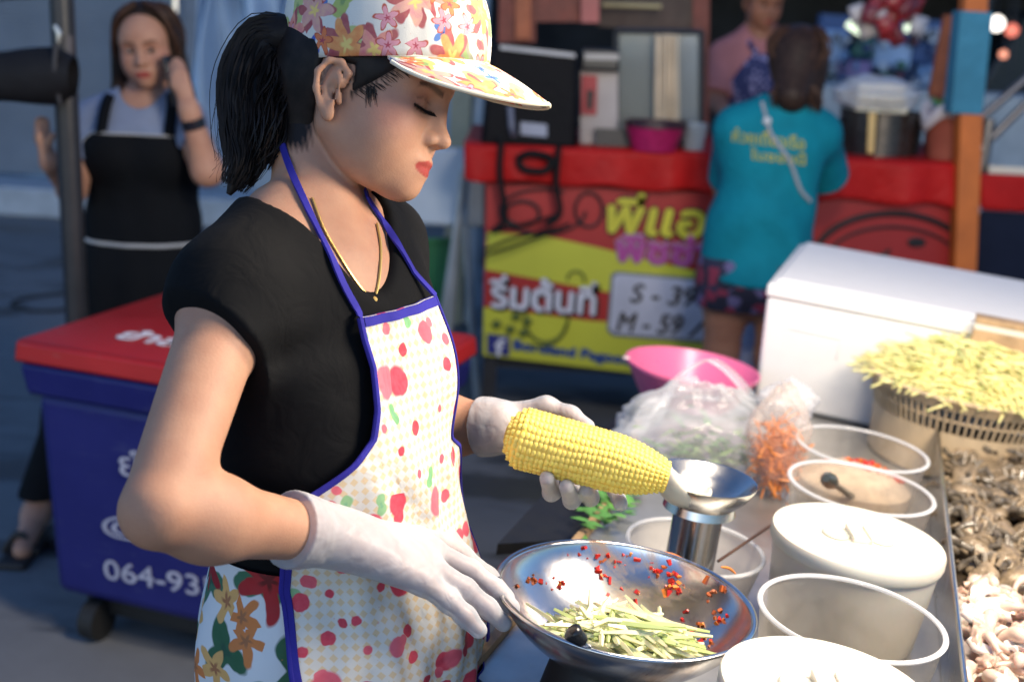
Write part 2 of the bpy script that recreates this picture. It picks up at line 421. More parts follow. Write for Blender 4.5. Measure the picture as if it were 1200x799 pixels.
def head_paint(O, H, s, skin, lips, blush, brow, hairy=None, bz0=.0375):
    def col(v):
        q = (v - O) @ H / s; x, y, z = q.T; ay = np.abs(y)
        c = np.tile(np.array(skin), (len(v), 1))
        def put(w, tgt):
            nonlocal c
            w = np.clip(w, 0, 1)[:, None]; c = c * (1 - w) + np.array(tgt) * w
        near = (np.linalg.norm(q, axis=1) < .2)
        put(near * .75 * np.exp(-(((x - .062) / .025) ** 2 + ((ay - .045) / .022) ** 2 + ((z + .005) / .021) ** 2) * .8), blush)
        put(near * .55 * np.exp(-(((z - .027) / .010) ** 2 + ((ay - .034) / .017) ** 2)) * (x > .05), lerp(skin, blush, .6) * .8)      # eye shadow
        lw = 1 - ((z + .0487) / .0092) ** 2 - (ay / .0235) ** 2
        put(near * (x > .085) * np.clip(lw * 6, 0, 1), lips)
        bz = bz0 + .0035 * np.sin(np.clip((ay - .012) / .04, 0, 1) * 2.6)
        put(near * (x > .05) * np.clip(1.6 - np.abs(z - bz) / .0026, 0, 1) * (ay > .012) * (ay < .05) * .85, brow)
        put(near * .6 * (x > .06) * np.clip(1.5 - np.abs(z - (.0215 - 9 * (ay - .028) ** 2)) / .0011, 0, 1) * (ay > .015) * (ay < .043), np.array(skin) * .35)  # upper lid crease: shade of the fold painted as a darker line
        put(near * .5 * (x > .06) * np.clip(1 - np.abs(z - (.003 + 5 * (ay - .028) ** 2)) / .004, 0, 1) * (ay > .016) * (ay < .046), np.array(skin) * .7)  # under-eye shading, put into the skin colour
        put(near * (x > .06) * np.clip(1.7 - np.abs(z - (.0100 + 4.0 * (ay - .028) ** 2)) / .0016, 0, 1) * (ay > .014) * (ay < .045), (.008, .006, .006))
        if hairy: c = hairy(v, q, c)
        return c
    return col
def skin_mat(name='skin', rough=.5):
    if name in _mc: return _mc[name]
    t = NT(name); a = t.n('ShaderNodeVertexColor', layer_name='Col').outputs[0]
    nz = t.noise(t.coord(), 28, 5, .6)
    a = t.mix(t.math('MULTIPLY', t.noise(t.coord(), 11, 5, .7), .8), a, t.mix(1, a, (.86, .66, .58), 'MULTIPLY'))
    c = t.mix(.30, a, t.ramp(nz, [(.3, (.30, .12, .08)), (.7, (.75, .55, .42))]), 'SOFT_LIGHT')
    b1 = t.bump(t.noise(t.coord(), 420, 4, .65), .35, .0012)
    _mc[name] = t.principled(Base_Color=c, Roughness=t.math('ADD', t.math('MULTIPLY', nz, .2), rough - .1), Subsurface_Weight=.12, Subsurface_Radius=(.9, .35, .2), Subsurface_Scale=.006, Normal=b1, Specular_IOR_Level=.25)
    return _mc[name]
def hair_mat(name='dark hair', c=(.014, .0095, .008)):
    if name in _mc: return _mc[name]
    t = NT(name); n = t.noise(t.coord(), 60, 4)
    _mc[name] = t.principled(Base_Color=t.ramp(n, [(.3, tuple(x * .6 for x in c)), (.7, tuple(x * 1.6 for x in c))]), Roughness=.55, Specular_IOR_Level=.2)
    return _mc[name]
def cloth_mat(name, base, rough=.85, weave=1400, fold=0, var=.12, wr=.25):
    if name in _mc: return _mc[name]
    t = NT(name); c = t.coord(); nz = t.noise(c, 12, 4)
    col = t.ramp(nz, [(.3, tuple(x * (1 - var) for x in base)), (.7, tuple(min(1, x * (1 + var)) for x in base))])
    b = t.bump(t.noise(c, weave, 2), .25, .0008)
    b = t.bump(t.noise(c, 22, 3, .5, dist=.8), wr, .012, b)
    _mc[name] = t.principled(Base_Color=col, Roughness=rough, Normal=b, Specular_IOR_Level=.12)
    return _mc[name]
def strand_tubes(mb, guide, n, spread, rad, seed, taper=.25, wav=.004, sides=5, steps=22):
    """locks of hair that follow a guide line"""
    r = random.Random(seed); g = spline(guide, steps)
    t = np.gradient(g, axis=0); t /= np.linalg.norm(t, axis=1)[:, None]
    sp = np.interp(np.linspace(0, 1, steps), np.linspace(0, 1, len(spread)), spread)
    a = np.cross(t, (0.3, 1, 0.1)); a /= np.linalg.norm(a, axis=1)[:, None]; b = np.cross(t, a)
    for k in range(n):
        an = r.uniform(0, 6.28); q = math.sqrt(r.random()); ph = r.uniform(0, 6.28); fr = r.uniform(1, 3)
        u = np.linspace(0, 1, steps)
        L = r.uniform(.8, 1.0); m = max(6, int(steps * L))
        drift = an + .5 * np.sin(u * 2 + ph)
        off = (a * (np.cos(drift) * q)[:, None] + b * (np.sin(drift) * q)[:, None]) * sp[:, None]
        w = wav * np.sin(u * 6.28 * fr + ph)
        pts = (g + off + a * w[:, None] + b * (wav * np.cos(u * 5 * fr + ph))[:, None])[:m]
        rr = rad * r.uniform(.6, 1.2) * (1 - (1 - taper) * np.linspace(0, 1, m) ** 1.5); rr[-1] = .0003
        mb.tube(pts, rr, sides, caps=False)

# ------------------------------------------------------------------ the cook
cook = thing('person', 'young woman in floral cap and cherry print apron, cooking with plastic gloves on', 'person', (-.18, 1.55, 0))
Zw = A(0, 0, 1); Rw = A(-.6, -.8, 0); Fw = A(.8, -.6, 0); Lw = -Rw
TB = np.stack([Fw, Lw, Zw], 1)                       # torso axes: front, left, up
HO = P(417, 124, 1.44)
_hf = math.cos(R_(16)) * (math.cos(R_(15)) * _r - math.sin(R_(15)) * _f) - math.sin(R_(16)) * _u
HH = head_axes(_hf, _u + .05 * _f)
skin = (.50, .315, .22)
UC = P(372, 366, 1.435); RC = P(385, 455, 1.46); WC = P(398, 575, 1.50); HC = P(402, 735, 1.54)
NB = P(371, 288, 1.425)
SR = P(272, 346, 1.31); SL = P(446, 283, 1.56)
ER = P(186, 598, 1.16); WR = P(368, 624, 1.31)
EL = P(478, 500, 1.66); WL = P(585, 500, 1.60)
def tb(c, f, l, z): return np.asarray(c) + TB @ A(f, l, z)
torso = [Ell(UC, (.086, .148, .108), TB, .05), Ell(RC, (.092, .130, .14), TB, .06), Ell(WC, (.112, .135, .13), TB, .06), Ell(HC, (.128, .158, .155), TB, .06),
         Ell(tb(UC, .054, -.07, -.072), (.056, .064, .064), TB, .035), Ell(tb(UC, .050, .066, -.072), (.056, .062, .064), TB, .035),
         Cone(P(332, 262, 1.395), SR, .046, .041, .045), Cone(P(400, 254, 1.47), SL, .042, .040, .05), Cone(lerp(NB, UC, .5), lerp(SR, UC, .15), .06, .05, .05)]
neck = [Cone(HO + HH @ A(-.054, 0, -.01), NB, .044, .049, .025), Cone(HO + HH @ A(-.046, 0, -.05), P(394, 306, 1.395), .026, .028, .025)]
def arm(S, E_, W, r=(.0425, .0345, .0385, .028)):
    m = lerp(E_, W, .3)
    return [Cone(S, E_, r[0], r[1], .035), Cone(E_, m, r[1] * .99, r[2] * .98, .009), Cone(m, W, r[2] * .98, r[3], .03)]
armR = arm(SR, ER, WR); armL = arm(SL, EL, WL, (.044, .04, .042, .028))
# hands, joint by joint
def finger(pts, radii, k=.006): return [Cone(a, b, ra, rb, k) for a, b, ra, rb in zip(pts, pts[1:], radii, radii[1:])]
fr = (.0088, .0085, .0078, .0066)
hR = []
kn = [P(497, 627, 1.44), P(505, 645, 1.405), P(503, 664, 1.375), P(494, 680, 1.35)]
tips = [[P(540, 650, 1.465), P(572, 676, 1.465), P(594, 700, 1.46)], [P(551, 668, 1.425), P(580, 690, 1.425), P(600, 712, 1.425)],
        [P(545, 690, 1.39), P(571, 712, 1.395), P(590, 730, 1.40)], [P(526, 704, 1.365), P(546, 722, 1.37), P(561, 738, 1.375)]]
for q, k0 in zip(tips, kn): hR += [Cone(WR, k0, .021, .0135, .02)] + finger([k0] + q, (.0115, .0098, .0088, .0072), .007)
hR += [Cone(WR, P(440, 618, 1.40), .022, .017, .02)] + finger([P(415, 610, 1.37), P(472, 606, 1.43), P(520, 628, 1.475), P(550, 656, 1.485)], (.018, .0135, .0105, .008), .01)
hL = []
kl = [P(703, 515, 1.635), P(684, 520, 1.625), P(664, 524, 1.615), P(646, 524, 1.605)]
tl = [[P(716, 549, 1.62), P(721, 574, 1.575), P(727, 590, 1.535)], [P(690, 560, 1.605), P(692, 583, 1.545), P(688, 574, 1.505)],
      [P(668, 562, 1.59), P(670, 586, 1.53), P(664, 570, 1.49)], [P(645, 556, 1.58), P(646, 577, 1.53), P(641, 560, 1.49)]]
for q, k0 in zip(tl, kl): hL += [Cone(WL, k0, .021, .0125, .02)] + finger([k0] + q, (.011, .0095, .0088, .0078), .006)
hL += finger([P(610, 487, 1.60), P(640, 478, 1.59), P(668, 488, 1.575), P(688, 500, 1.55)], (.017, .0125, .011, .0085), .01)
legs = []
KN, AN = [], []
for s in (-1, 1):
    hp = HC + Lw * .088 * s + A(0, 0, -.08); kn_ = A(hp[0] + .02, hp[1], .46); an = A(hp[0] - .01, hp[1] + .01, .075)
    legs += [Cone(hp, kn_, .088, .058, .05), Cone(kn_, an, .056, .036, .04), Cone(an, an + Fw * .13 + A(0, 0, -.045), .036, .026, .03)]
# forearm roots of the body inside the gloves
def scalp(v, q, c):                       # the roots of the hair show on the head itself
    x, y, z = q.T; near = np.linalg.norm(q, axis=1) < .2
    fr = np.minimum(z - np.where(x < .021, .032, -.002 + 1.0 * np.maximum(x - .0233, 0)), x + .03); bk = np.minimum(-.018 - x, z - (-.075 + .3 * (x + .05)))
    w = np.clip(np.maximum(fr, bk) / .012 + .35 + .25 * np.sin(x * 900 + z * 500), 0, 1) * near * (np.abs(y) < .0765 + .02 * (x > .024)) 
    return c * (1 - w[:, None]) + np.array((.012, .009, .008)) * w[:, None]
headG = Grp(head_prims(HO, HH), .007)
body = Sdf(torso + neck + [headG] + armR + armL + [q.grow(-.0022) for q in hR + hL] + legs)
lo = A(-.62, .85, 0); hi = A(.34, 2.0, 1.72)
grown(body, 'body', skin_mat(), cook, .0027, lo, hi, col=head_paint(HO, HH, 1, skin, (.36, .07, .065), (.55, .24, .20), (.05, .028, .022), scalp, .0325))

# gloves
def glove_mat():
    t = NT('thin white glove'); c = t.coord()
    b = t.bump(t.noise(c, 22, 2, .45, dist=1.6), .22, .012)
    b = t.bump(t.noise(t.n('ShaderNodeMapping', {'Vector': c, 'Scale': (1, .35, 1)}), 44, 2, .5, dist=.9), .22, .009, b)
    t.principled(Base_Color=t.ramp(t.noise(c, 14, 3), [(.3, (.50, .50, .53)), (.7, (.62, .62, .64))]), Roughness=.42, Normal=b, Subsurface_Weight=.2, Subsurface_Radius=(1, .8, .7), Subsurface_Scale=.004, Specular_IOR_Level=.4)
    tr = t.n('ShaderNodeBsdfTransparent', {0: (.95, .95, .97)}); lw = t.n('ShaderNodeLayerWeight', {0: .4})
    fac = t.math('ADD', t.math('MULTIPLY', lw.outputs['Facing'], .35), t.math('ADD', t.math('MULTIPLY', t.noise(c, 38, 3, .5, dist=1), .3), .36), True)
    mx = t.n('ShaderNodeMixShader', {0: fac, 1: tr, 2: t.bsdf}); t.t.links.new(mx.outputs[0], t.out.inputs[0]); return t.m
gm = glove_mat()
def ripple(d0, W, axis, f, amp):
    return lambda p: -10 * np.ones(len(p))
def cuff(E_, W, r, start, flare):
    d = nrm(W - E_); a = lerp(E_, W, start)
    q = []
    m = 9
    for i in range(m):
        c = lerp(a, W, i / (m - 1)); q.append(Cone(c - d * .003, c + d * .003, r + flare * (1 - i / (m - 1)) + .0034 * (i % 2), r + flare * (1 - i / (m - 1)), .006))
    cut = lambda p: -((p - a) @ d)
    return q, Fn(cut, .002)
qR, cutR = cuff(ER, WR, .0305, .82, .006); qL, cutL = cuff(EL, WL, .031, .80, .003)
gR = Sdf([q.grow(.0022) for q in hR] + qR + [cutR]); gL = Sdf([q.grow(.0012) for q in hL] + qL + [cutL])
def bounds(pr, m=.05):
    pts = np.array([x for q in pr if hasattr(q, 'a') for x in (q.a, q.b)]); return pts.min(0) - m, pts.max(0) + m
grown(gR, 'glove', gm, cook, .0022, *bounds(hR + qR)); grown(gL, 'glove', gm, cook, .002, *bounds(hL + qL))

# tshirt
VA = P(447, 352, 1.36)                                # point of the neckline
ntop = NB + A(0, 0, .06)
hemR = lerp(SR, ER, .17); dR = nrm(nrm(ER - SR) + .55 * A(-1, 0, 0))
hemL = lerp(SL, EL, .3); dL = nrm(EL - SL)
def wrinkle(p):
    x = (p - UC) @ TB; f, l, z = x.T
    return .005 * np.sin(70 * (z + .6 * f + .3 * l) + 3 * np.sin(25 * l)) * np.exp(-((z + .26) / .13) ** 2) + .005 * np.sin(55 * (z - .9 * f) + 2 * np.sin(30 * z)) * np.exp(-((l + .14) / .08) ** 2 - ((z + .1) / .1) ** 2)
class Cut:                                # a shape that ends at a plane
    op = 'u'
    def __init__(s, q, pt, n): s.q = q; s.pt = np.asarray(pt); s.n = nrm(n); s.k = q.k
    def d(s, p): return np.maximum(s.q.d(p), (p - s.pt) @ s.n)
    def grow(s, g): return Cut(s.q.grow(g), s.pt, s.n)
shirt_u = [q.grow(.009) for q in torso] + [Ell(tb(RC, -.005, -.05, -.07), (.12, .115, .12), TB, .05),
          Cut(Cone(lerp(NB, SR, .75), SR, .044, .048, .03), hemR, dR), Cut(Cone(SR, lerp(SR, ER, .55), .0495, .052, .04), hemR, dR), Cut(Cone(SL, lerp(SL, EL, .5), .048, .050, .035), hemL, dL)]
shirt_p = shirt_u + [Cone(VA + TB @ A(.03, 0, 0), ntop + TB @ A(.03, 0, .0), .006, .084, .012, 's'), Cone(ntop, ntop + A(0, 0, .12), .082, .11, .012, 's'),
          Fn(lambda p: -(p[:, 2] - (HC[2] - .02)), .004)]
class Shirt(Sdf):
    def ev(s, pts, prims=None): return Sdf.ev(s, pts, prims) + wrinkle(pts)
tshirt = Shirt(shirt_p)
tee = grown(tshirt, 'tshirt', cloth_mat('black jersey', (.0062, .0062, .0068), .85, wr=.3), cook, .0035, A(-.45, 1.0, .7), A(.2, 1.9, 1.5))
# ------------------------------------------------------------------ the cook's clothes
def trace(px, py, sdf, off, z0=.9, z1=2.2):
    d = ray(px, py); p = _c + d * z0; L = np.linalg.norm(d); t = z0
    for _ in range(120):
        e = sdf.ev((_c + d * t)[None])[0] - off
        if e < 2e-4: break
        t += max(e, 2e-4) * .85 / L
        if t > z1: t = z1; break
    return _c + d * t
skirt_form = Sdf([q.grow(.014) for q in torso] + [Cone(HC, A(HC[0] + .02, HC[1], .45), .146, .17, .08, flat=(Fw, .82)), Ell(tb(RC, 0, -.05, -.07), (.125, .12, .12), TB, .05)])
ax0 = A(HC[0], HC[1]) ; ax1 = A(UC[0], UC[1])
def axis(z):
    t = np.clip((z - HC[2]) / (UC[2] - HC[2]), 0, 1); z = np.asarray(z, float)
    return np.stack([ax0[0] + (ax1[0] - ax0[0]) * t, ax0[1] + (ax1[1] - ax0[1]) * t, z], -1)
def radial(th): return np.cos(th)[..., None] * Fw + np.sin(th)[..., None] * Lw
def wrap(th, z, off, folds=None):
    sh = th.shape; a = axis(z.ravel()); d = radial(th.ravel())
    p, _ = drape(skirt_form, a + d * .42, -d, off, .40)
    if folds is not None: p = p + d * folds.ravel()[:, None]
    return p.reshape(*sh, 3)
def th_z(p):
    q = p - axis(p[2]); return math.atan2(q @ Lw, q @ Fw), p[2]
near = [th_z(trace(x, y, skirt_form, .004)) for x, y in [(421, 372), (436, 430), (441, 480), (437, 515), (415, 545), (380, 572), (345, 592), (334, 640), (332, 690), (338, 740), (346, 799)]]
near = sorted(near, key=lambda q: q[1]); nz_ = np.array([q[1] for q in near]); nt_ = np.array([q[0] for q in near])
ztop = near[-1][1]; zbot = .52
farc = th_z(trace(507, 346, skirt_form, .004)); tt = farc[0]
NU, NV = 120, 150
vv = np.linspace(0, 1, NV)
zc_ = ztop + (zbot - ztop) * vv
th_n = np.interp(zc_, nz_, nt_); th_f = np.maximum(-th_n * .92, tt) * 1.0
th_f = np.where(vv < .05, tt + (th_f - tt) * vv / .05, th_f)
U = np.linspace(0, 1, NU)
TH = th_n[None, :] * (1 - U[:, None]) + th_f[None, :] * U[:, None]
ztl = near[-1][1] + (farc[1] - near[-1][1]) * U
ZZ = ztl[:, None] + (zbot - ztl[:, None]) * vv[None, :]
def folds(TH, ZZ, amp=.008):
    low = np.clip((HC[2] + .16 - ZZ) / .3, 0, 1)
    return amp * low * np.sin(9 * TH + 2.2 * np.sin(6 * ZZ + 1)) + .003 * np.sin(20 * TH - 26 * ZZ + 1.5 * np.sin(11 * ZZ)) * (.3 + low) + .0025 * np.sin(38 * (ZZ + .35 * TH)) * np.exp(-((ZZ - WC[2]) / .1) ** 2)
G = wrap(TH, ZZ, .006, folds(TH, ZZ)); Gb = wrap(TH, ZZ, .0035, folds(TH, ZZ))
uvw = np.stack([TH * .155, ZZ], -1)
def apron_mat():
    t = NT('cherry print cotton'); uv = t.coord('UV')
    q = t.n('ShaderNodeMapping', {'Vector': uv, 'Rotation': (0, 0, R_(45))})
    ck = t.n('ShaderNodeTexVoronoi', {'Vector': uv, 'Scale': 86, 'Randomness': 0.0}, voronoi_dimensions='2D', distance='MANHATTAN')
    base = t.mix(t.step(ck.outputs[0], .40, .12), (.68, .645, .59), (.70, .54, .34))
    red = [(.0, (.60, .035, .07)), (.35, (.66, .09, .13)), (.6, (.48, .02, .045)), (.85, (.70, .13, .17))]
    col = blossoms(t, uv, base, [(21, 2, .26, .2, [(0, (.16, .36, .14)), (.5, (.25, .42, .2))], (.16, .35, .2), 5),
                                 (22, 0, .30, .42, red, (.70, .14, .17), 1), (33, 0, .30, .40, red, (.70, .16, .18), 2), (13, 0, .26, .45, red, (.72, .16, .19), 9)])
    b = t.bump(t.noise(uv, 1500, 2), .2, .0006); b = t.bump(t.noise(uv, 15, 3, .5, dist=.9), .5, .014, b)
    return t.principled(Base_Color=col, Roughness=.72, Normal=b, Specular_IOR_Level=.3)
apm = apron_mat(); blue = cloth_mat('blue bias tape', (.035, .03, .27), .7)
mb = MB(); mb.grid(G, uvw, Gb); apron = mb.build('apron', apm, cook, ang=180)
mb = MB()
def flat_tube(mb, pts, r, n=8): mb.tube(pts, r, n)
e = lambda a: a + 0.0
def tape(mb, TH, ZZ, o1, o2): mb.grid(wrap(TH, ZZ, o1, folds(TH, ZZ)), thick=wrap(TH, ZZ, o2, folds(TH, ZZ)))
for name_, sl in (('trim', (slice(0, 4), slice(0, None))), ('trim', (slice(-4, None), slice(0, None))), ('trim', (slice(4, -4), slice(0, 3)))):
    mb = MB(); tape(mb, TH[sl], ZZ[sl], .0078, .0025); mb.build(name_, blue, apron, ang=60)
mb = MB(); mb.tube(G[0] , .0034, 8); mb.build('edge_piping', blue, apron)
# pocket on the lap of the apron
pu = np.linspace(.50, .93, 50); pv = np.linspace(.66, .985, 50)
PT = th_n[0] * 0 + np.interp(pv, vv, th_n)[None, :] * (1 - pu[:, None]) + np.interp(pv, vv, th_f)[None, :] * pu[:, None]
PZ = np.broadcast_to(ztop + (zbot - ztop) * pv[None, :], PT.shape).copy()
PG = wrap(PT, PZ, .0105, folds(PT, PZ)); PB = wrap(PT, PZ, .0072, folds(PT, PZ))
mb = MB(); mb.grid(PG, np.stack([PT * .155 + .31, PZ + .17], -1), PB); pocket = mb.build('pocket', apm, apron, ang=180)
for sl in ((slice(0, 3), slice(0, None)), (slice(-3, None), slice(0, None)), (slice(3, -3), slice(0, 3))):
    mb = MB(); tape(mb, PT[sl], PZ[sl], .0122, .0065); mb.build('trim', blue, pocket, ang=60)
# straps
skinshirt = Sdf(body.p)
class Both:
    def ev(s, p): return np.minimum(body.ev(p), tshirt.ev(p))
both = Both()
def laid(pxs, off, sdf=both, n=40):
    pts = np.array([trace(x, y, sdf, off) for x, y in pxs]); return spline(pts, n)
def grad(sdf, p, h=.003):
    p = np.asarray(p); g = np.stack([sdf.ev(p + h * v) - sdf.ev(p - h * v) for v in np.eye(3)], 1); return g / (np.linalg.norm(g, axis=1)[:, None] + 1e-9)
def ribbon(mb, pts, w, th_=.0016):
    n = grad(both, pts); kk = np.ones(9) / 9; n = np.stack([np.convolve(np.pad(n[:, i], 4, 'edge'), kk, 'valid') for i in range(3)], 1); n /= np.linalg.norm(n, axis=1)[:, None]; t_ = np.gradient(pts, axis=0); t_ /= np.linalg.norm(t_, axis=1)[:, None]; s_ = np.cross(t_, n); s_ /= np.linalg.norm(s_, axis=1)[:, None]
    mb.grid(np.stack([pts - s_ * w, pts + n * .0004, pts + s_ * w], 1) + (n * th_)[:, None], thick=np.stack([pts - s_ * w, pts, pts + s_ * w], 1) - (n * .001)[:, None])
mb = MB()
s1 = laid([(424, 372), (404, 336), (388, 300), (372, 268), (355, 232), (343, 205), (336, 186), (331, 170)], .003)
s1 = np.vstack([G[0, 0], s1[1:]]); ribbon(mb, s1, .0038)
s2 = laid([(486, 320), (470, 292), (452, 264), (438, 243), (431, 232)], .003); s2 = np.vstack([G[-1, 0], s2, s2[-1] + nrm(s2[-1] - _c) * .03 + A(-.004, 0, .012)])
ribbon(mb, spline(s2, 50), .0038)
mb.build('neck_strap', blue, apron, ang=60)
# floral skirt below
th = np.linspace(-math.pi, math.pi, 181); zz = np.linspace(WC[2] - .04, .5, 90)
T2, Z2 = np.meshgrid(th, zz, indexing='ij')
fo = .010 * np.clip((HC[2] + .12 - Z2) / .3, 0, 1) * np.sin(12 * T2 + 1.5 * np.sin(5 * Z2)) * (np.abs(T2) > 1.0)
G2 = wrap(T2, Z2, .001, np.where(np.abs(T2) < .8, -.004, fo))
def skirt_mat():
    t = NT('white floral cotton'); uv = t.coord('UV')
    leaf = [(0, (.03, .11, .05)), (.5, (.05, .16, .09))]
    col = blossoms(t, uv, (.66, .68, .70), [(13, 3, .5, .9, leaf, (.02, .07, .04), 3), (17, 5, .45, .6, [(0, (.62, .2, .05)), (.5, (.7, .42, .14))], (.3, .12, .05), 4), (10, 6, .5, .6, [(0, (.30, .008, .015)), (.6, (.42, .02, .025))], (.12, .01, .01), 11)])
    b = t.bump(t.noise(uv, 12, 3, .5, dist=.6), .4, .02)
    return t.principled(Base_Color=col, Roughness=.8, Normal=b, Specular_IOR_Level=.25)
mb = MB(); mb.grid(G2, np.stack([T2 * .16, Z2], -1)); mb.build('skirt', skirt_mat(), cook, ang=180)
# necklace
gold = M('worn gold', (.80, .52, .15), .35, .55, var=.1)
ch = laid([(366, 232), (380, 268), (398, 300), (416, 328), (430, 345), (438, 350), (443, 335), (446, 310), (446, 285), (442, 262)], .0015, body, 60)
mb = MB(); mb.tube(ch, .0014, 6); nk = mb.build('necklace', gold, cook)
mb = MB(); pp = trace(438, 352, body, .004); mb.lathe([(.0, .004), (.003, .003), (.0045, 0), (.003, -.003), (0, -.004)], pp, 12, frame(nrm(_c - pp))); mb.build('pendant', gold, nk)

# ------------------------------------------------------------------ hair and cap
def hair_region(p):
    q = (p - HO) @ HH; x, y, z = q.T
    front = np.where(x < .021, .032, -.001 + 1.0 * np.maximum(x - .0233, 0)) - z
    front = np.maximum(front, -.03 - x)
    back = np.maximum(x + .020, (-.085 + .35 * (x + .05)) - z)
    return np.minimum(front, back)
hair = Sdf([Ell(HO + HH @ A(-.008, 0, .045), (.098, .0775, .088), HH, .02), Ell(HO + HH @ A(.03, 0, .045), (.066, .0705, .075), HH, .025), Cone(HO + HH @ A(-.05, 0, .0), HO + HH @ A(-.045, 0, -.06), .052, .046, .03), Fn(hair_region, .008)])
hm = hair_mat()
hb = grown(hair, 'hair', hm, cook, .003, HO - .16, HO + .16)
mb = MB()
gd = [P(345, 40, 1.43), P(312, 48, 1.435), P(292, 95, 1.435), P(290, 150, 1.43), P(287, 190, 1.425), P(268, 228, 1.42)]
mb.tube(spline(gd, 30), np.interp(np.linspace(0, 1, 30), [0, .2, .5, .75, 1], [.02, .030, .032, .022, .003]), 14)
strand_tubes(mb, gd, 760, [.014, .031, .035, .032, .024, .013], .0016, 3, wav=.003, sides=3)
strand_tubes(mb, [P(338, 80, 1.43), P(322, 120, 1.42), P(312, 165, 1.41), P(300, 200, 1.41)], 160, [.022, .026, .02, .01], .002, 5, sides=3)
strand_tubes(mb, [P(345, 40, 1.43), P(305, 38, 1.435), P(276, 90, 1.44), P(266, 150, 1.44), P(268, 190, 1.44), P(250, 222, 1.44)], 22, [.012, .020, .022, .020, .022, .016], .0006, 8, wav=.007, sides=3)
mb.build('ponytail', hm, hb)
mb = MB(); rr = random.Random(4)
for k in range(16):                        # loose wisps in front of the ear
    x0 = rr.uniform(429, 440); a = trace(x0, 100 + rr.uniform(0, 6), body, .003); b = trace(x0 + rr.uniform(-4, 4), 114 + rr.uniform(0, 14), body, .0008)
    mb.tube(spline([a, lerp(a, b, .5), b], 6), [.0006, .0006, .0005, .0004, .0003, .00015], 4, caps=False)
for k in range(45):                       # fine hairs along the hairline, combed back
    x0 = rr.uniform(428, 486); y0 = 113 - (x0 - 432) * .52 + rr.uniform(-4, 4); L = rr.uniform(6, 16)
    q = [trace(x0, y0, body, .0004), trace(x0 - L * .5, y0 - L * .3 - rr.uniform(0, 2), body, .0016), trace(x0 - L, y0 - L * .55 - 2, body, .004)]
    mb.tube(spline(q, 5), [.00015, .0003, .0004, .0004, .0003], 3, caps=False)
mb.build('wisps', hm, hb)
# lashes
for sy in (-1, 1):
    mb = MB()
    for k in range(30):
        u = k / 29; y = sy * (.014 + .031 * u); zz_ = .0105 + 3.5 * (abs(y) - .028) ** 2
        p0 = HO + HH @ A(.12, y, zz_); q, _ = drape(body, p0[None], -HH[:, 0], .0003, .09)
        d = HH @ nrm(A(.8, sy * (u - .35) * 1.0, -.55))
        mb.tube([q[0], q[0] + d * .004, q[0] + d * .0065 + HH[:, 2] * .0004], [.0013, .0009, .0002], 4, caps=False)
    mb.build('eyelash', hair_mat('lash', (.006, .005, .005)), cook)
# cap
C0 = P(456, 76, 1.44); sd = nrm(C0 - _c); cu = nrm(_u - sd * np.dot(_u, sd)); cu = nrm(cu + .10 * sd)
cf = math.cos(R_(13)) * _r - math.sin(R_(13)) * _f; cf = nrm(cf - cu * np.dot(cf, cu)); cl = np.cross(cu, cf)
CB = np.stack([cf, cl, cu], 1); ca, cb, chh = .113, .090, .122
na, nt2 = 96, 28
ph = np.linspace(0, 2 * math.pi, na + 1); tq = np.linspace(0, 1, nt2)
PH, TQ = np.meshgrid(ph, tq, indexing='ij')
rad = np.cos(TQ * math.pi / 2) ** .62; hz = chh * np.sin(TQ * math.pi / 2) ** .95
lean = .012 * np.sin(TQ * math.pi) * np.cos(PH)
seam = 1 - .012 * np.exp(-((np.mod(PH + math.pi / 6, math.pi / 3) - math.pi / 6) / .05) ** 2)
Xc = np.stack([ca * rad * np.cos(PH) * seam + lean - .01 * TQ, cb * rad * np.sin(PH) * seam, hz * seam], -1)
CG = C0 + Xc @ CB.T
def cap_mat():
    t = NT('floral cap cloth'); uv = t.coord('UV')
    pink = [(0, (.66, .12, .22)), (.3, (.72, .30, .36)), (.55, (.70, .16, .06)), (.8, (.60, .22, .30))]
    col = blossoms(t, uv, (.70, .67, .60), [(28, 2, .5, .8, [(0, (.42, .47, .12)), (.35, (.16, .26, .14)), (.6, (.5, .52, .2)), (.8, (.25, .22, .2))], (.2, .28, .1), 7),
            (33, 4, .34, .5, [(0, (.06, .12, .45)), (.5, (.10, .22, .5))], (.03, .05, .2), 2), (20, 6, .54, .8, [(0, (.32, .03, .08))], (.4, .2, .1), 1), (20, 5, .47, .8, pink, (.75, .5, .15), 1),
            (36, 5, .46, .5, [(0, (.45, .07, .02))], (.3, .05, .05), 6), (36, 5, .39, .5, [(0, (.72, .22, .05)), (.6, (.66, .35, .40))], (.35, .05, .08), 6)])
    b = t.bump(t.noise(uv, 900, 2), .3, .0008); b = t.bump(t.noise(uv, 20, 3), .15, .008, b)
    return t.principled(Base_Color=col, Roughness=.75, Normal=b, Specular_IOR_Level=.3)
cm = cap_mat()
mb = MB(); mb.grid(CG, np.stack([PH * .1, TQ * .16], -1)); cap = mb.build('cap', cm, cook, ang=180, solid=.003)
nb1, nb2 = 61, 16
pb = np.linspace(-R_(76), R_(76), nb1); lb = np.linspace(0, 1, nb2); PBb, LB = np.meshgrid(pb, lb, indexing='ij')
ln = np.cos(PBb * 90 / 76.5).clip(0) ** .55
root = np.stack([ca * np.cos(PBb), cb * np.sin(PBb), 0 * PBb], -1)
dirx = .75 + .25 * np.cos(PBb); diry = .32 * np.sin(PBb)
ext = .070 * ln * LB
drop = .043 * ln * LB ** 1.15 + .012 * np.abs(np.sin(PBb)) * ln * LB
BX = root + np.stack([dirx * ext, diry * ext, -drop + .004 * LB * (1 - LB)], -1)
BG = C0 + BX @ CB.T; BN = C0 + (BX - A(0, 0, .0035)) @ CB.T
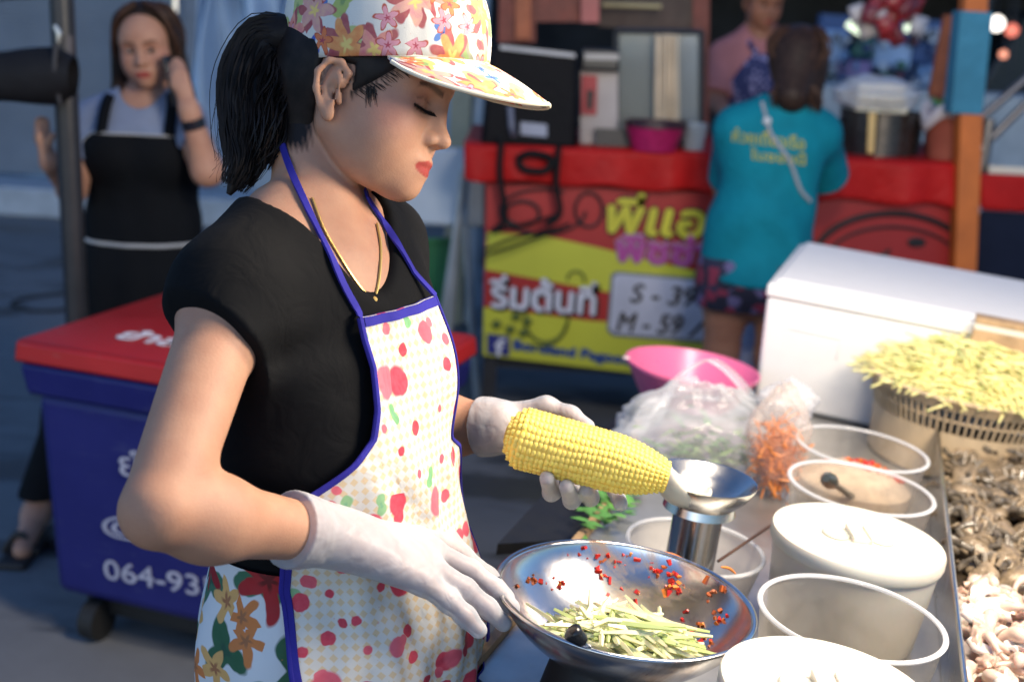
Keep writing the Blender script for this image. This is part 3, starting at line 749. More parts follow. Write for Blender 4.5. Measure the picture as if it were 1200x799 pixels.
mb = MB(); mb.grid(BG, np.stack([PBb * .12 + .4, .3 + LB * .075], -1), BN); mb.build('brim', cm, cap, ang=50)
mb = MB(); mb.tube(BG[:, -1] - cu * .0017, .0024, 8); mb.tube(BG[:, 0], .0016, 6); mb.build('piping', M('cream piping', (.72, .66, .52), .7), cap)
mb = MB(); mb.lathe([(0, .006), (.006, .004), (.008, 0)], C0 + CB @ A(-.01, 0, chh), 16, CB); mb.build('button', cm, cap)
# ------------------------------------------------------------------ the serving counter (its board leans a little to the right)
cn = A(math.sin(R_(4.5)), .0, math.cos(R_(4.5)))
CP0 = P(733, 697, 1.46) - cn * .15
CF = frame(cn, (1, 0, 0))
def K(px, py, h=0.0): return hit(px, py, CP0 + cn * h, cn)
def zc_of(p): return float((np.asarray(p) - _c) @ _f)
def circ(px, py, halfw, h):
    c = K(px, py, h); return c, halfw * zc_of(c) / FPX
def noise3(p, f, seed=0):
    p = np.asarray(p) * f + seed
    return (np.sin(p[..., 0] * 1.7 + 1.3 * np.sin(p[..., 1] * 2.1 + seed)) + np.sin(p[..., 1] * 1.9 + 1.7 * np.sin(p[..., 2] * 1.6)) + np.sin(p[..., 2] * 2.3 + 1.1 * np.sin(p[..., 0] * 1.4))) / 3
steel = M('brushed steel', (.58, .57, .55), .24, 1, var=.06, bump=.03, bscale=200)
def wok_steel(stained=False):
    t = NT('sauce stained steel' if stained else 'wet polished steel'); c = t.coord()
    n = t.noise(c, 14, 4, .6)
    b = t.bump(t.noise(c, 30, 3), .06, .006)
    st = t.ramp(t.noise(c, 9, 5, .65, dist=.8), [(.54, (0, 0, 0)), (.72, (1, 1, 1))]) if stained else 0.0
    bc_ = t.mix(st, (.62, .61, .60), (.50, .27, .13)) if stained else (.62, .61, .60)
    return t.principled(Base_Color=bc_, Metallic=t.math('SUBTRACT', 1, t.math('MULTIPLY', st, .5)) if stained else 1.0, Roughness=t.math('ADD', t.math('MULTIPLY', n, .25), .10), Normal=b)
wsteel = wok_steel(); bowl_steel = wok_steel(True)
wood = M('pale worn wood', (.42, .27, .14), .6, var=.3, vscale=25, bump=.2)
black = M('black board', (.006, .006, .007), .55, var=.3)
white_pl = M('white plastic', (.68, .64, .53), .35, var=.03, Subsurface_Weight=.1, Subsurface_Scale=.01)
cream_pl = M('cream translucent plastic', (.66, .60, .50), .35, var=.06, Subsurface_Weight=.2, Subsurface_Scale=.02)

ctr = thing('food_counter', 'steel topped food cart counter with a pale wooden edge and a black front board', 'counter', CP0 - cn * .78)
cpts = [K(556, 790), K(727, 583), K(752, 498), K(900, 455), K(1500, 520), K(1560, 900), K(1000, 1180)]
mb = MB(); mb.prism(cpts[::-1], -cn * .025); mb.build('worktop', M('dull steel sheet', (.48, .47, .45), .38, .8, var=.15), ctr, smooth=False)
mb = MB()
for a, b in zip([K(530, 822), K(556, 790), K(727, 583)], [K(556, 790), K(727, 583), K(752, 498)]):
    d = nrm(b - a); s_ = nrm(np.cross(cn, d))
    mb.prism([a + s_ * .001 + cn * .012, b + s_ * .001 + cn * .012, b + s_ * .013 + cn * .012, a + s_ * .013 + cn * .012], -cn * .05)
mb.build('edge_strip', wood, ctr, smooth=False)
mb = MB(); mb.prism([K(583, 637, -.006), K(738, 470, -.006), K(751, 500, -.006), K(722, 582, -.006), K(682, 631, -.006)], -cn * .018); mb.build('side_flap', black, ctr, smooth=False)
mb = MB(); a, b = K(556, 790), K(727, 583); mb.prism([a - cn * .04, b - cn * .04, A(b[0], b[1], .12), A(a[0], a[1], .12)], nrm(np.cross(cn, b - a)) * -.02)
mb.build('front_board', black, ctr, smooth=False)
for p in (K(600, 790), K(790, 520), K(1450, 560), K(1180, 1040)):
    mb = MB(); mb.tube([p - cn * .03, A(p[0], p[1], .0)], .018, 10); mb.build('leg', steel, ctr)

# wok
wc, wr = circ(733, 697, 147, .15)
wk = thing('mixing_bowl', 'wide steel mixing bowl splashed with chilli, shreds of papaya in it', 'bowl', wc - cn * .15)
dp = .088
def bowl_z(r): return -dp * (1 - (r / wr) ** 2) ** .72 if r < wr else 0
prof_in = [(wr * math.sin(t * math.pi / 2) ** 1.0, 0) for t in np.linspace(0, 1, 26)]
prof = [(r, bowl_z(r)) for r, _ in prof_in] + [(wr + .004, .002), (wr + .0075, .0005), (wr + .0075, -.002), (wr + .003, -.003)]
prof += [(r + .0015, bowl_z(r) - .003) for r, _ in prof_in[::-1]]
mb = MB(); mb.lathe(prof, wc, 96, CF); mb.build('bowl', bowl_steel, wk, ang=180)
mb = MB(); mb.lathe([(.075, -dp - .058), (.085, -dp - .056), (.07, -dp + .012), (.062, -dp + .012)], wc, 48, CF); mb.build('stand', black, wk)
def in_bowl(r, a, lift=0): return wc + CF @ A(r * math.cos(a), r * math.sin(a), bowl_z(r) + lift)
# shreds: thin bars with the colour of unripe papaya
def shreds(mb, cen, spread, n, seed, L=(.045, .085), w=.0022, up=(.0, .03), aim=None, shape=None, flat=.25, ok=None):
    r = random.Random(seed)
    for k in range(n):
        while True:
            x, y = r.uniform(-1, 1), r.uniform(-1, 1)
            if x * x + y * y < 1: break
        p = np.asarray(cen) + CF @ A(x * spread[0], y * spread[1], 0)
        z = shape(x, y) if shape else (1 - x * x - y * y)
        p = p + cn * (up[0] + (up[1] - up[0]) * z * (.55 + .45 * r.random()))
        a = r.uniform(0, 6.28) if aim is None else aim + r.gauss(0, .5)
        d = CF @ nrm(A(math.cos(a), math.sin(a), r.uniform(-flat, flat)))
        l = r.uniform(*L) / 2; bend = CF @ A(r.uniform(-.5, .5), r.uniform(-.5, .5), r.uniform(-.35, .1)) * l * .7
        pts = [p - d * l + bend, p - d * l * .4 + bend * .2, p + d * l * .4 + bend * .2, p + d * l + bend]
        if ok is not None and not ok(pts): continue
        mb.tube(pts, [w * .6, w, w, w * .5], 4, caps=True, mi=0 if r.random() < .8 else 1)
def inside(pts):
    for p in pts:
        q = (p - wc) @ CF; r_ = math.hypot(q[0], q[1])
        if r_ > wr * .97 or q[2] < bowl_z(r_) + .002: return False
    return True
pap = [M('papaya flesh', (.82, .74, .32), .45, var=.15, vscale=30, Subsurface_Weight=.15, Subsurface_Scale=.005), M('papaya near the skin', (.66, .68, .26), .45, var=.15)]
papw = [M('papaya shred pale', (.80, .79, .48), .4, var=.12, vscale=30, Subsurface_Weight=.15, Subsurface_Scale=.005), M('papaya shred green', (.55, .64, .25), .4, var=.15)]
mb = MB(); shreds(mb, wc + CF @ A(.012, -.036, -.078), (.100, .066), 620, 3, L=(.05, .10), w=.0034, up=(.004, .072), aim=-.5, ok=inside)
shreds(mb, wc + CF @ A(-.022, -.018, -.058), (.06, .035), 80, 12, L=(.05, .09), w=.0034, up=(.0, .045), aim=1.0, flat=.5, ok=inside)
sh = mb.build('shredded_papaya', papw, loc=in_bowl(.01, 0)); tag(sh, 'heap of pale green papaya shreds lying in the steel mixing bowl', 'shredded papaya', kind='stuff')
mb = MB(); r = random.Random(9)
def bit(mb, p, s, r, mi):
    q = Matrix.Rotation(r.uniform(0, 6.28), 3, Vector((r.random(), r.random(), r.random() + .1)).normalized())
    mb.box(p, (s * r.uniform(.6, 1.6), s * r.uniform(.5, 1), s * .5), np.array(q), mi)
for cx, cy, n, sp, kinds in [(733, 655, 16, 22, 0), (772, 668, 14, 12, 0), (790, 685, 14, 12, 0), (650, 683, 9, 9, 0), (752, 705, 5, 12, 0), (705, 668, 8, 10, 0), (835, 690, 10, 15, 2), (845, 725, 10, 14, 2), (690, 650, 8, 20, 0), (620, 680, 10, 16, 2), (795, 678, 8, 14, 1), (740, 645, 6, 30, 1), (830, 745, 6, 14, 0), (780, 735, 7, 26, 0), (700, 720, 6, 24, 0)]:
    for k in range(n):
        x, y = cx + r.gauss(0, sp * .6), cy + r.gauss(0, sp * .5)
        # meet the inside of the bowl
        d = ray(x, y); t0 = (wc - _c) @ cn / (d @ cn); best = None
        for t in np.linspace(t0 * .98, t0 * 1.16, 80):
            q = (_c + d * t - wc) @ CF; rr_ = math.hypot(q[0], q[1])
            if rr_ < wr * .99 and q[2] <= bowl_z(rr_) + .0015: best = _c + d * t; break
        if best is not None: bit(mb, best, r.uniform(.0034, .0078), r, kinds if r.random() < .75 else r.choice((0, 1, 2)))
ch_ = mb.build('chopped_chilli', [M('red chilli', (.55, .02, .012), .3), M('orange carrot', (.75, .22, .03), .4), M('rust chilli flakes', (.45, .10, .02), .4)], smooth=False)
tag(ch_, 'bits of chopped red chilli and carrot stuck to the inside of the mixing bowl', 'chopped chilli', kind='stuff')
mb = MB()
for (x0, y0, x1, y1) in [(727, 650, 746, 672), (770, 646, 806, 658), (845, 664, 862, 672)]:
    a, b = K(x0, y0, .13), K(x1, y1, .115); mb.tube(spline([a, lerp(a, b, .5) + cn * .003, b], 7), [.001, .0018, .002, .002, .002, .0018, .001], 5)
tag(mb.build('carrot_shreds', M('orange carrot', (.75, .22, .03)), loc=K(750, 660, .12)), 'few orange carrot slivers clinging near the far rim of the mixing bowl', 'carrot slivers', kind='stuff')
sp = thing('serving_spoon', 'black handled spoon leaning on the near rim of the steel mixing bowl', 'spoon', K(680, 750, .15))
a, b = K(667, 737, .178), K(684, 752, .165); c_ = wc + CF @ A(.0, -.05, -.05)
mb = MB(); mb.tube(spline([a, lerp(a, b, .5), b], 9), [.004, .0095, .0105, .010, .009, .0085, .008, .0075, .006], 14); mb.build('handle', M('shiny black plastic', (.012, .012, .013), .22), sp)
mb = MB(); mb.tube(spline([b, lerp(b, c_, .5) + cn * .0, c_], 12), .003, 8); mb.lathe([(0, 0), (.012, .001), (.022, .005), (.023, .0055), (.012, .002), (0, .001)], c_, 24, CF); mb.build('spoon_bowl', steel, sp)

# corn on the cob in the left hand
c0, c1 = P(592, 508, 1.515), P(786, 560, 1.50)
cax = nrm(c1 - c0); cl_ = np.linalg.norm(c1 - c0)
cobf = frame(cax, (0, 1, 0)); nrow = 18
mb = MB(); G = []
def corn_r(t): return .0385 * min(1, (t / .10 + .05) ** .45 if t < .1 else 1.02) * (1 - .10 * t) * (1 if t < .62 else (1 - ((t - .62) / .40) ** 2 * .62))
kern = thing('corn_cob', 'yellow cob of boiled corn held in the gloved left hand', 'corn', c0)
mb = MB(); mb.tube([c0 + cax * cl_ * t for t in np.linspace(0.0, .985, 30)], [corn_r(t) * .955 for t in np.linspace(0.0, .985, 30)], 30); 
mb.build('cob', M('corn core', (.82, .54, .08), .5), kern)
mb = MB(); r = random.Random(2); na_, nl = 26, 34
for i in range(nl):
    t = (i + .5) / nl * .97 + .01
    for j in range(na_):
        a = 2 * math.pi * (j + .10 * math.sin(i * .5 + j * 1.7) + r.uniform(-.07, .07)) / na_ + .05 * math.sin(i * .22)
        rr_ = corn_r(t); n_ = cobf[:, 0] * math.cos(a) + cobf[:, 1] * math.sin(a); p = c0 + cax * (cl_ * t + r.uniform(-.0006, .0006)) + n_ * rr_ * .955
        w1, w2 = cl_ * .97 / nl * .56, math.pi * rr_ / na_ * 1.0
        s_ = np.cross(cax, n_)
        V = [p + n_ * .0013 * r.uniform(.5, 1.5)]
        for q in range(6): V.append(p + cax * w1 * .75 * math.cos(q * 1.047) + s_ * w2 * .80 * math.sin(q * 1.047) + n_ * .0010)
        for q in range(6): V.append(p + cax * w1 * math.cos(q * 1.047) + s_ * w2 * math.sin(q * 1.047) + n_ * .0002)
        F = [(0, 1 + q, 1 + (q + 1) % 6) for q in range(6)] + [(1 + q, 7 + q, 7 + (q + 1) % 6, 1 + (q + 1) % 6) for q in range(6)]
        mb.add(V, F)
kk = mb.build('kernels', M('corn kernels', (.86, .65, .13), .45, var=.12, vscale=40, Subsurface_Weight=.12, Subsurface_Scale=.004), kern, ang=180)
kk['kind'] = 'stuff'

# pedestal cup, scoop, tubs
cc, cr = circ(826, 560, 60, .20)
cup = thing('steel_cup', 'flared steel cup standing tall on a thick round stem behind the mixing bowl', 'cup', cc - cn * .19)
mb = MB(); mb.lathe([(0, -.034), (.020, -.033), (.036, -.03), (cr * .78, -.016), (cr * .97, .0), (cr * 1.03, .001), (cr * 1.03, -.0015), (cr * .9, -.018), (cr * .68, -.034), (.05, -.045), (.036, -.047)], cc, 64, CF); mb.build('cup', steel, cup, ang=50)
mb = MB(); mb.lathe([(.034, -.046), (.034, -.17), (.040, -.18), (.041, -.19), (0, -.19)], cc, 48, CF); mb.build('stem', wsteel, cup, ang=50)
sc_ = thing('plastic_scoop', 'white plastic scoop resting in the flared steel cup beside the corn', 'scoop', K(790, 565, .2))
so = Sdf([Ell(K(804, 563, .203), (.040, .036, .036), CF, .01), Ell(K(810, 553, .214), (.037, .033, .033), CF, .003, 's'), Fn(lambda p: (p - K(804, 563, .210)) @ nrm(CF @ A(.5, -.35, .8)), .003)])
grown(so, 'scoop', white_pl, sc_, .0022, K(804, 563, .203) - .07, K(804, 563, .203) + .07)
clear = clear_plastic('clear tub plastic', (.93, .90, .85), .05, .12, (.78, .72, .64)); milky = clear_plastic('milky tub plastic', (.93, .9, .86), .38, .3, (.72, .66, .58))
def tub(px, py, halfw, h, label, mat=None, taper=.84, depth=None, group=None, name='plastic_tub'):
    c, r0 = circ(px, py, halfw, h); d = h - .004 if depth is None else depth
    o = thing(name, label, 'tub', c - cn * d, group)
    r0 -= .004
    mb = MB(); mb.lathe([(0, -d), (r0 * taper - .006, -d), (r0 * taper, -d + .005), (r0 * .985, -.006), (r0, -.004)], c, 72, CF)
    mb.build('tub_wall', mat or clear, o, ang=60)
    mb = MB(); rr2 = [(r0 - .001 + .0036 * math.cos(a), .0 + .0028 * math.sin(a)) for a in np.linspace(0, 2 * math.pi, 11)]
    mb.lathe(rr2, c, 96, CF); mb.build('rim', clear_plastic('tub rim plastic', (.95, .95, .95), .34, .12, (.80, .80, .80)), o, ang=180)
    return o, c, r0
def bucket(px, py, halfw, h, label):
    c, r0 = circ(px, py, halfw, h); d = h - .004
    o = thing('lidded_tub', label, 'tub', c - cn * d, 'cream tubs with white lids')
    mb = MB(); mb.lathe([(0, -d), (r0 * .84, -d), (r0 * .86, -d + .006), (r0 * .955, -.022), (r0 * .955, -.016)], c, 72, CF); mb.build('tub_wall', cream_pl, o, ang=60)
    mb = MB(); mb.lathe([(r0 * .95, -.020), (r0 * .985, -.020), (r0, -.015), (r0, -.004), (r0 * .985, .0), (r0 * .93, .0), (r0 * .90, -.0025), (r0 * .40, -.0015), (0, -.0012)], c, 96, CF); lid = mb.build('lid', white_pl, o, ang=40)
    mb = MB()
    for s in (-1, 1): mb.box(c + CF @ A(.012 * s, 0, .003), (.003, r0 * .42, .010), CF)
    mb.box(c + CF @ A(0, 0, .0015), (.022, r0 * .40, .006), CF)
    mb.build('grip', white_pl, lid, bevel=.0012)
    for s in (-1, 1):
        mb = MB(); mb.lathe([(0, .0004), (.017, .0006), (.019, .0016), (.021, .0)], c + CF @ A(.031 * s, 0, .0), 32, CF, squash=(.9, 1)); mb.build('finger_hollow', M('hollow plastic', (.60, .57, .46), .4), lid)
    return o, c, r0
bucket(1006, 628, 101, .145, 'round cream tub under a white lid, farther of the two lidded tubs')
bucket(970, 806, 127, .165, 'round cream tub under a white lid, at the very front of the counter')
tub(998, 722, 112, .135, 'empty clear plastic tub between the two white lidded tubs', group='clear tubs on the counter')
o, tc, tr = tub(1009, 571, 87, .125, 'clear plastic tub holding a black spoon, touching the lidded tub', group='clear tubs on the counter')
mb = MB(); a, b = K(968, 560, .145), K(1010, 590, .02); mb.tube(spline([a, lerp(a, b, .15), lerp(a, b, .3), b], 10), [.006, .0125, .013, .011, .008, .006, .005, .005, .006, .006], 12)
tag(mb.build('spoon_handle', M('worn dark handle', (.04, .045, .04), .3), loc=b), 'dark spoon standing in the clear tub behind the white lid', 'spoon')
c = tc - cn * .085; mb = MB(); mb.lathe([(0, .003), (tr * .55, .002), (tr * .86, 0), (tr * .86, -.02)], c, 40, CF); tag(mb.build('brown_paste', M('brown paste', (.45, .26, .16), .5, var=.2, vscale=40, bump=.3), loc=c), 'brown seasoning paste filling the clear tub with the dark spoon', 'paste')
o, tc, tr = tub(1010, 525, 79, .12, 'clear plastic tub with chopped red chilli, farthest of the row', group='clear tubs on the counter')
mb = MB(); r = random.Random(5)
for k in range(90):
    a, q = r.uniform(0, 6.28), math.sqrt(r.random()) * tr * .62
    bit(mb, tc + CF @ A(q * math.cos(a) + .012, q * math.sin(a) + .01, -.055 + .028 * (1 - q / tr / .8)), r.uniform(.005, .009), r, 0 if r.random() < .6 else 1)
mb2 = MB(); mb2.lathe([(0, -.03), (tr * .5, -.04), (tr * .85, -.065), (tr * .85, -.09)], tc, 40, CF)
tag(mb.build('chopped_chilli', [M('red chilli', (.55, .02, .012), .3), M('orange chilli', (.70, .16, .02), .35)], smooth=False, loc=tc - cn * .05), 'chopped red and orange chilli piled in the farthest clear tub', 'chopped chilli', kind='stuff')
tag(mb2.build('garlic_paste', M('pale paste', (.62, .50, .38), .5, var=.2, vscale=40, bump=.3), loc=tc - cn * .09), 'pale mashed garlic under the chilli in the farthest clear tub', 'garlic')
tub(815, 640, 84, .075, 'wide milky plastic tub standing around the stem of the steel cup', milky, group=None)
a, b = K(845, 655, .085), K(908, 612, .10)
mb = MB(); mb.tube([lerp(a, b, -.05), b], .0022, 8); tag(mb.build('wooden_stick', M('dark bamboo', (.10, .05, .03), .5), loc=a), 'thin dark stick lying across the milky tub behind the bowl', 'stick')

# plastic bags of greens and carrot
def bag(px, py, zc, size, label, seed, handles=(), mat=None, name='plastic_bag', squash=1.0):
    c = P(px, py, zc); o = thing(name, label, 'plastic bag', c - A(0, 0, size[2]))
    nu, nv = 64, 48; V = np.zeros((nu, nv, 3))
    for i in range(nu):
        for j in range(nv):
            a = 2 * math.pi * i / nu; b = math.pi * (j / (nv - 1) - .5)
            d = A(math.cos(a) * math.cos(b), math.sin(a) * math.cos(b), math.sin(b)); V[i, j] = d
    f = 1 + .16 * noise3(V, 2.6, seed) + .09 * np.abs(noise3(V, 6, seed + 2)) + .05 * noise3(V, 14, seed + 5)
    pinch = 1 - .55 * np.clip((V[..., 2] - .55) / .45, 0, 1) * squash
    W = V * f[..., None] * np.asarray(size); W[..., 0] *= pinch; W[..., 1] *= pinch
    W[..., 2] = np.maximum(W[..., 2], -size[2] * .85)
    mb = MB(); mb.grid(c + W, close_u=True); mb.build('bag_film', mat or film, o, ang=180)
    for (pts, w) in handles:
        mb = MB(); q = spline([P(*x) for x in pts], 26); G = np.stack([q - A(w, 0, 0), q + A(0, .01, 0) , q + A(w, 0, .004)], 1); mb.grid(G); mb.build('handle', film, o, ang=180, solid=.0012)
    return o, c
film = clear_plastic('crumpled clear film', (.95, .95, .96), .24, .12, (.85, .85, .86))
ORD = random.Random(21)
zb = zc_of(K(830, 520, .05))
o, c = bag(820, 517, zb, (.150, .085, .112), 'crumpled clear plastic bag of green leaves, pushed behind the steel cup', 3.1,
    [([(768, 500, zb), (790, 450, zb), (820, 426, zb), (836, 424, zb), (858, 440, zb), (884, 470, zb)], .009), ([(740, 512, zb - .02), (770, 470, zb), (800, 465, zb + .02), (850, 470, zb)], .02)])
gleaf = [M('green leaf', (.09, .25, .05), .45, var=.35, vscale=30), M('pale green stalk', (.30, .44, .14), .45, var=.3)]
mb = MB()
for k in range(260):
    p = c + A(ORD.gauss(.008, .05), ORD.gauss(-.02, .025), ORD.gauss(-.03, .03)); a = ORD.uniform(0, 6.28); d = nrm(A(math.cos(a), math.sin(a) * .6, ORD.uniform(-.6, .6))); s_ = nrm(np.cross(d, A(ORD.random(), .2, 1))); l = ORD.uniform(.02, .04); w = l * .3; n_ = np.cross(d, s_)
    mb.grid(np.array([[p, p, p], [p + d * l * .4 - s_ * w, p + d * l * .4 - n_ * w * .4, p + d * l * .4 + s_ * w], [p + d * l * .8 - s_ * w * .6, p + d * l * .8 - n_ * w * .2, p + d * l * .8 + s_ * w * .6], [p + d * l, p + d * l, p + d * l]]), mi=0 if ORD.random() < .7 else 1)
tag(mb.build('green_leaves', gleaf, loc=c), 'loose green herb leaves inside the clear bag behind the steel cup', 'leaves', kind='stuff')
mb = MB()
for k in range(12):
    a = K(ORD.uniform(680, 735), ORD.uniform(575, 620), .012); 
for k in range(70):
    p = K(ORD.gauss(712, 20), ORD.gauss(590, 13), .01 + .02 * ORD.random()); a = ORD.uniform(0, 6.28); d = CF @ nrm(A(math.cos(a), math.sin(a), ORD.uniform(-.2, .4))); s_ = nrm(np.cross(d, cn)); l = ORD.uniform(.02, .04); w = l * .28
    mb.grid(np.array([[p, p, p], [p + d * l * .4 - s_ * w, p + d * l * .4 + cn * w * .3, p + d * l * .4 + s_ * w], [p + d * l, p + d * l, p + d * l]]))
tag(mb.build('herb_leaves', gleaf[0], loc=K(712, 595, 0)), 'dark green leaves lying on the counter under the corn', 'leaves', kind='stuff')
zb2 = zc_of(K(912, 545, .06))
o, c = bag(912, 516, zb2, (.052, .048, .102), 'tall clear plastic bag of shredded carrot beside the clear tubs', 7.7, mat=clear_plastic('warm clear film', (.97, .93, .9), .12, .14, (.85, .78, .72)), squash=.6)
mb = MB()
for k in range(560):
    p = c + A(ORD.gauss(0, .018), ORD.gauss(-.008, .016), -.03 + ORD.gauss(0, .03)); a = ORD.uniform(0, 6.28); d = nrm(A(math.cos(a), math.sin(a), ORD.uniform(-1.4, 1.4))); l = ORD.uniform(.012, .022)
    mb.tube([p - d * l, p + A(0, 0, ORD.uniform(-.004, .004)), p + d * l], [.0008, .0016, .0008], 4)
tag(mb.build('shredded_carrot', M('carrot shreds', (.80, .26, .04), .4, var=.12), loc=c - A(0, 0, .08)), 'bright orange carrot shreds packed in the tall clear bag', 'shredded carrot', kind='stuff')
o, c = bag(925, 470, zb2 + .06, (.05, .045, .04), 'small crumpled clear bag lying against the foam box', 11.2)

# pink basin
zb = zc_of(K(812, 480, 0)); c, pr_ = P(812, 428, zb), 77 * zb / FPX
ba = thing('plastic_basin', 'bright pink round plastic basin behind the bag of greens', 'basin', c - cn * .085)
mb = MB(); mb.lathe([(0, -.075), (pr_ * .66, -.074), (pr_ * .74, -.06), (pr_ * .97, -.006), (pr_, 0), (pr_ * 1.03, 0), (pr_ * 1.03, -.006), (pr_ * .99, -.012), (pr_ * .77, -.066), (pr_ * .70, -.08), (0, -.08)], c, 72, CF)
mb.build('basin', M('pink plastic', (.80, .17, .33), .3, var=.04), ba, ang=50)
mb = MB(); q = c + CF @ A(-pr_ * 1.03, -.012, .0); mb.box(q, (.014, .012, .006), CF); mb.build('rim_tab', M('pale pink tab', (.8, .6, .62), .3), ba, bevel=.002)

# foam box
hb_ = .285
FLc, BLc, FRc = K(900, 327, hb_), K(932, 281, hb_), K(1142, 373, hb_)
e1 = nrm(FRc - FLc); e2 = BLc - FLc; e2 = e2 - e1 * (e2 @ e1); wd = np.linalg.norm(e2); e2 /= wd; e3 = np.cross(e1, e2); e3 = e3 if e3 @ cn > 0 else -e3
Lb = .95; wd = max(wd, .2)
fb = thing('foam_box', 'big white foam ice box with its lid on, standing behind the basket', 'cooler box', FLc + e1 * Lb / 2 + e2 * wd / 2 - e3 * hb_)
foam = M('white foam', (.80, .78, .75), .55, var=.02, vscale=20, bump=.08, bscale=250, bdist=.002)
def quad(o_, l, w, z, i=0): return [o_ + e1 * i + e2 * i + e3 * z, o_ + e1 * (l - i) + e2 * i + e3 * z, o_ + e1 * (l - i) + e2 * (w - i) + e3 * z, o_ + e1 * i + e2 * (w - i) + e3 * z]
mb = MB(); mb.hexa(quad(FLc, Lb, wd, -hb_ + .003, .018), quad(FLc, Lb, wd, -.040, .004)); mb.build('box', foam, fb, bevel=.010, seg=3)
mb = MB(); mb.hexa(quad(FLc, Lb, wd, -.0385, .0), quad(FLc, Lb, wd, -.008, .001)); mb.hexa(quad(FLc, Lb, wd, -.008, .010), quad(FLc, Lb, wd, .004, .022)); mb.build('lid', foam, fb, bevel=.007, seg=3)
mb = MB(); q = FLc + e1 * .12 - e3 * .098 - e2 * -.010; mb.box(q, (.11, .010, .004), np.stack([e1, e2, e3], 1)); mb.box(q - e3 * .024 + e2 * .001 + e1 * .055, (.004, .008, .05), np.stack([e1, e2, e3], 1)); mb.build('grip', foam, fb, bevel=.002)
# wooden case
wbx = thing('wooden_case', 'small brown wooden case with a white strip, leaning on the foam box', 'case', K(1200, 420, 0))
FB = np.stack([e1, e2, e3], 1); q = FLc + e1 * float((FRc - FLc) @ e1) - e2 * .003 + e3 * .014
for nm, z0, z1, m_ in (('lid', .0, -.013, wood), ('liner', -.0132, -.026, white_pl), ('tray', -.0262, -.07, wood)):
    mb = MB(); z = (z0 + z1) / 2; mb.box(q + e1 * .12 - e2 * .03 + e3 * z, (.24, .05 - (.004 if nm == 'liner' else 0), abs(z1 - z0)), FB); mb.build(nm, m_, wbx, bevel=.0015)

# basket of papaya
bc, br = circ(1136, 447, 117, .17)
bk = thing('plastic_basket', 'round cream slotted basket heaped with shredded papaya', 'basket', bc - cn * .165)
cream = M('tan basket plastic', (.52, .39, .24), .5, var=.06)
mb = MB(); mb.lathe([(br * .93, -.022), (br * .95, -.022), (br, -.004), (br * 1.02, 0), (br * .99, .004), (br * .96, 0), (br * .93, -.022)], bc, 96, CF)
mb.lathe([(br * .82, -.165), (br * .84, -.165), (br * .87, -.07), (br * .85, -.07), (br * .82, -.165)], bc, 96, CF)
mb.lathe([(br * .885, -.046), (br * .90, -.046), (br * .90, -.041), (br * .885, -.041), (br * .885, -.046)], bc, 96, CF); mb.lathe([(0, -.1645), (br * .82, -.1645), (br * .82, -.162), (0, -.162)], bc, 64, CF)
for k in range(84):
    a = 2 * math.pi * k / 84
    for r0, z0, r1, z1 in ((.86, -.071, .94, -.02),):
        p, q = bc + CF @ A(br * r0 * math.cos(a), br * r0 * math.sin(a), z0), bc + CF @ A(br * r1 * math.cos(a), br * r1 * math.sin(a), z1)
        mb.tube([p, q], .0027, 6)
mb.build('basket', cream, bk, ang=40)
mb = MB(); shreds(mb, bc - cn * .004, (br * .92, br * .9), 1050, 8, L=(.07, .13), w=.0033, up=(.0, .088), shape=lambda x, y: max(0, 1 - (x * x + y * y) ** 1.1), flat=.22)
mb2 = MB(); mb.lathe([(br * .93, -.012), (br * .7, .025), (br * .4, .05), (0, .058)], bc, 48, CF)
tag(mb.build('papaya_heap', pap, loc=bc), 'tall heap of yellow papaya shreds filling the cream basket', 'shredded papaya', kind='stuff')

# steel tray with crabs and squid
T0, T1, T2 = K(1097, 489, .10), K(1131, 800, .10), K(1205, 511, .10)
t1 = nrm(T1 - T0); t2 = nrm(np.cross(cn, t1)); t2 = t2 if t2 @ (T2 - T0) > 0 else -t2
TL, TW, TD = np.linalg.norm(T1 - T0) + .06, .30, .055
tr_ = thing('steel_tray', 'deep steel tray of pickled crab and raw shrimp at the right of the counter', 'tray', T0 + t1 * TL / 2 + t2 * TW / 2 - cn * .098)
TF = np.stack([t1, t2, cn], 1)
def tq_(i, j, z): return T0 + t1 * i + t2 * j + cn * z
mb = MB()
for (i0, i1, j0, j1) in ((0, TL, 0, .003), (0, TL, TW - .003, TW), (0, .003, .0035, TW - .0035), (TL - .003, TL, .0035, TW - .0035)):
    mb.hexa([tq_(i0, j0, -.097), tq_(i1, j0, -.097), tq_(i1, j1, -.097), tq_(i0, j1, -.097)], [tq_(i0, j0, -.0005), tq_(i1, j0, -.0005), tq_(i1, j1, -.0005), tq_(i0, j1, -.0005)])
mb.hexa([tq_(.003, .003, -.096), tq_(TL - .003, .003, -.096), tq_(TL - .003, TW - .003, -.096), tq_(.003, TW - .003, -.096)], [tq_(.003, .003, -.09), tq_(TL - .003, .003, -.09), tq_(TL - .003, TW - .003, -.09), tq_(.003, TW - .003, -.09)])
mb.build('tray', steel, tr_, smooth=False)
mb = MB()
ring = [tq_(0, 0, 0), tq_(TL, 0, 0), tq_(TL, TW, 0), tq_(0, TW, 0)]
for a, b in zip(ring, ring[1:] + ring[:1]): mb.tube([a, b], .0036, 10)
mb.build('rim', wsteel, tr_)
tsplit = float((K(1140, 688, .06) - T0) @ t1)
mb = MB(); mb.hexa([tq_(.004, .004, -.089), tq_(tsplit, .004, -.089), tq_(tsplit, TW - .004, -.089), tq_(.004, TW - .004, -.089)], [tq_(.004, .004, -.05), tq_(tsplit, .004, -.05), tq_(tsplit, TW - .004, -.05), tq_(.004, TW - .004, -.05)])
mb.build('brine', M('murky brown brine', (.045, .032, .02), .15, var=.4), tr_, smooth=False)
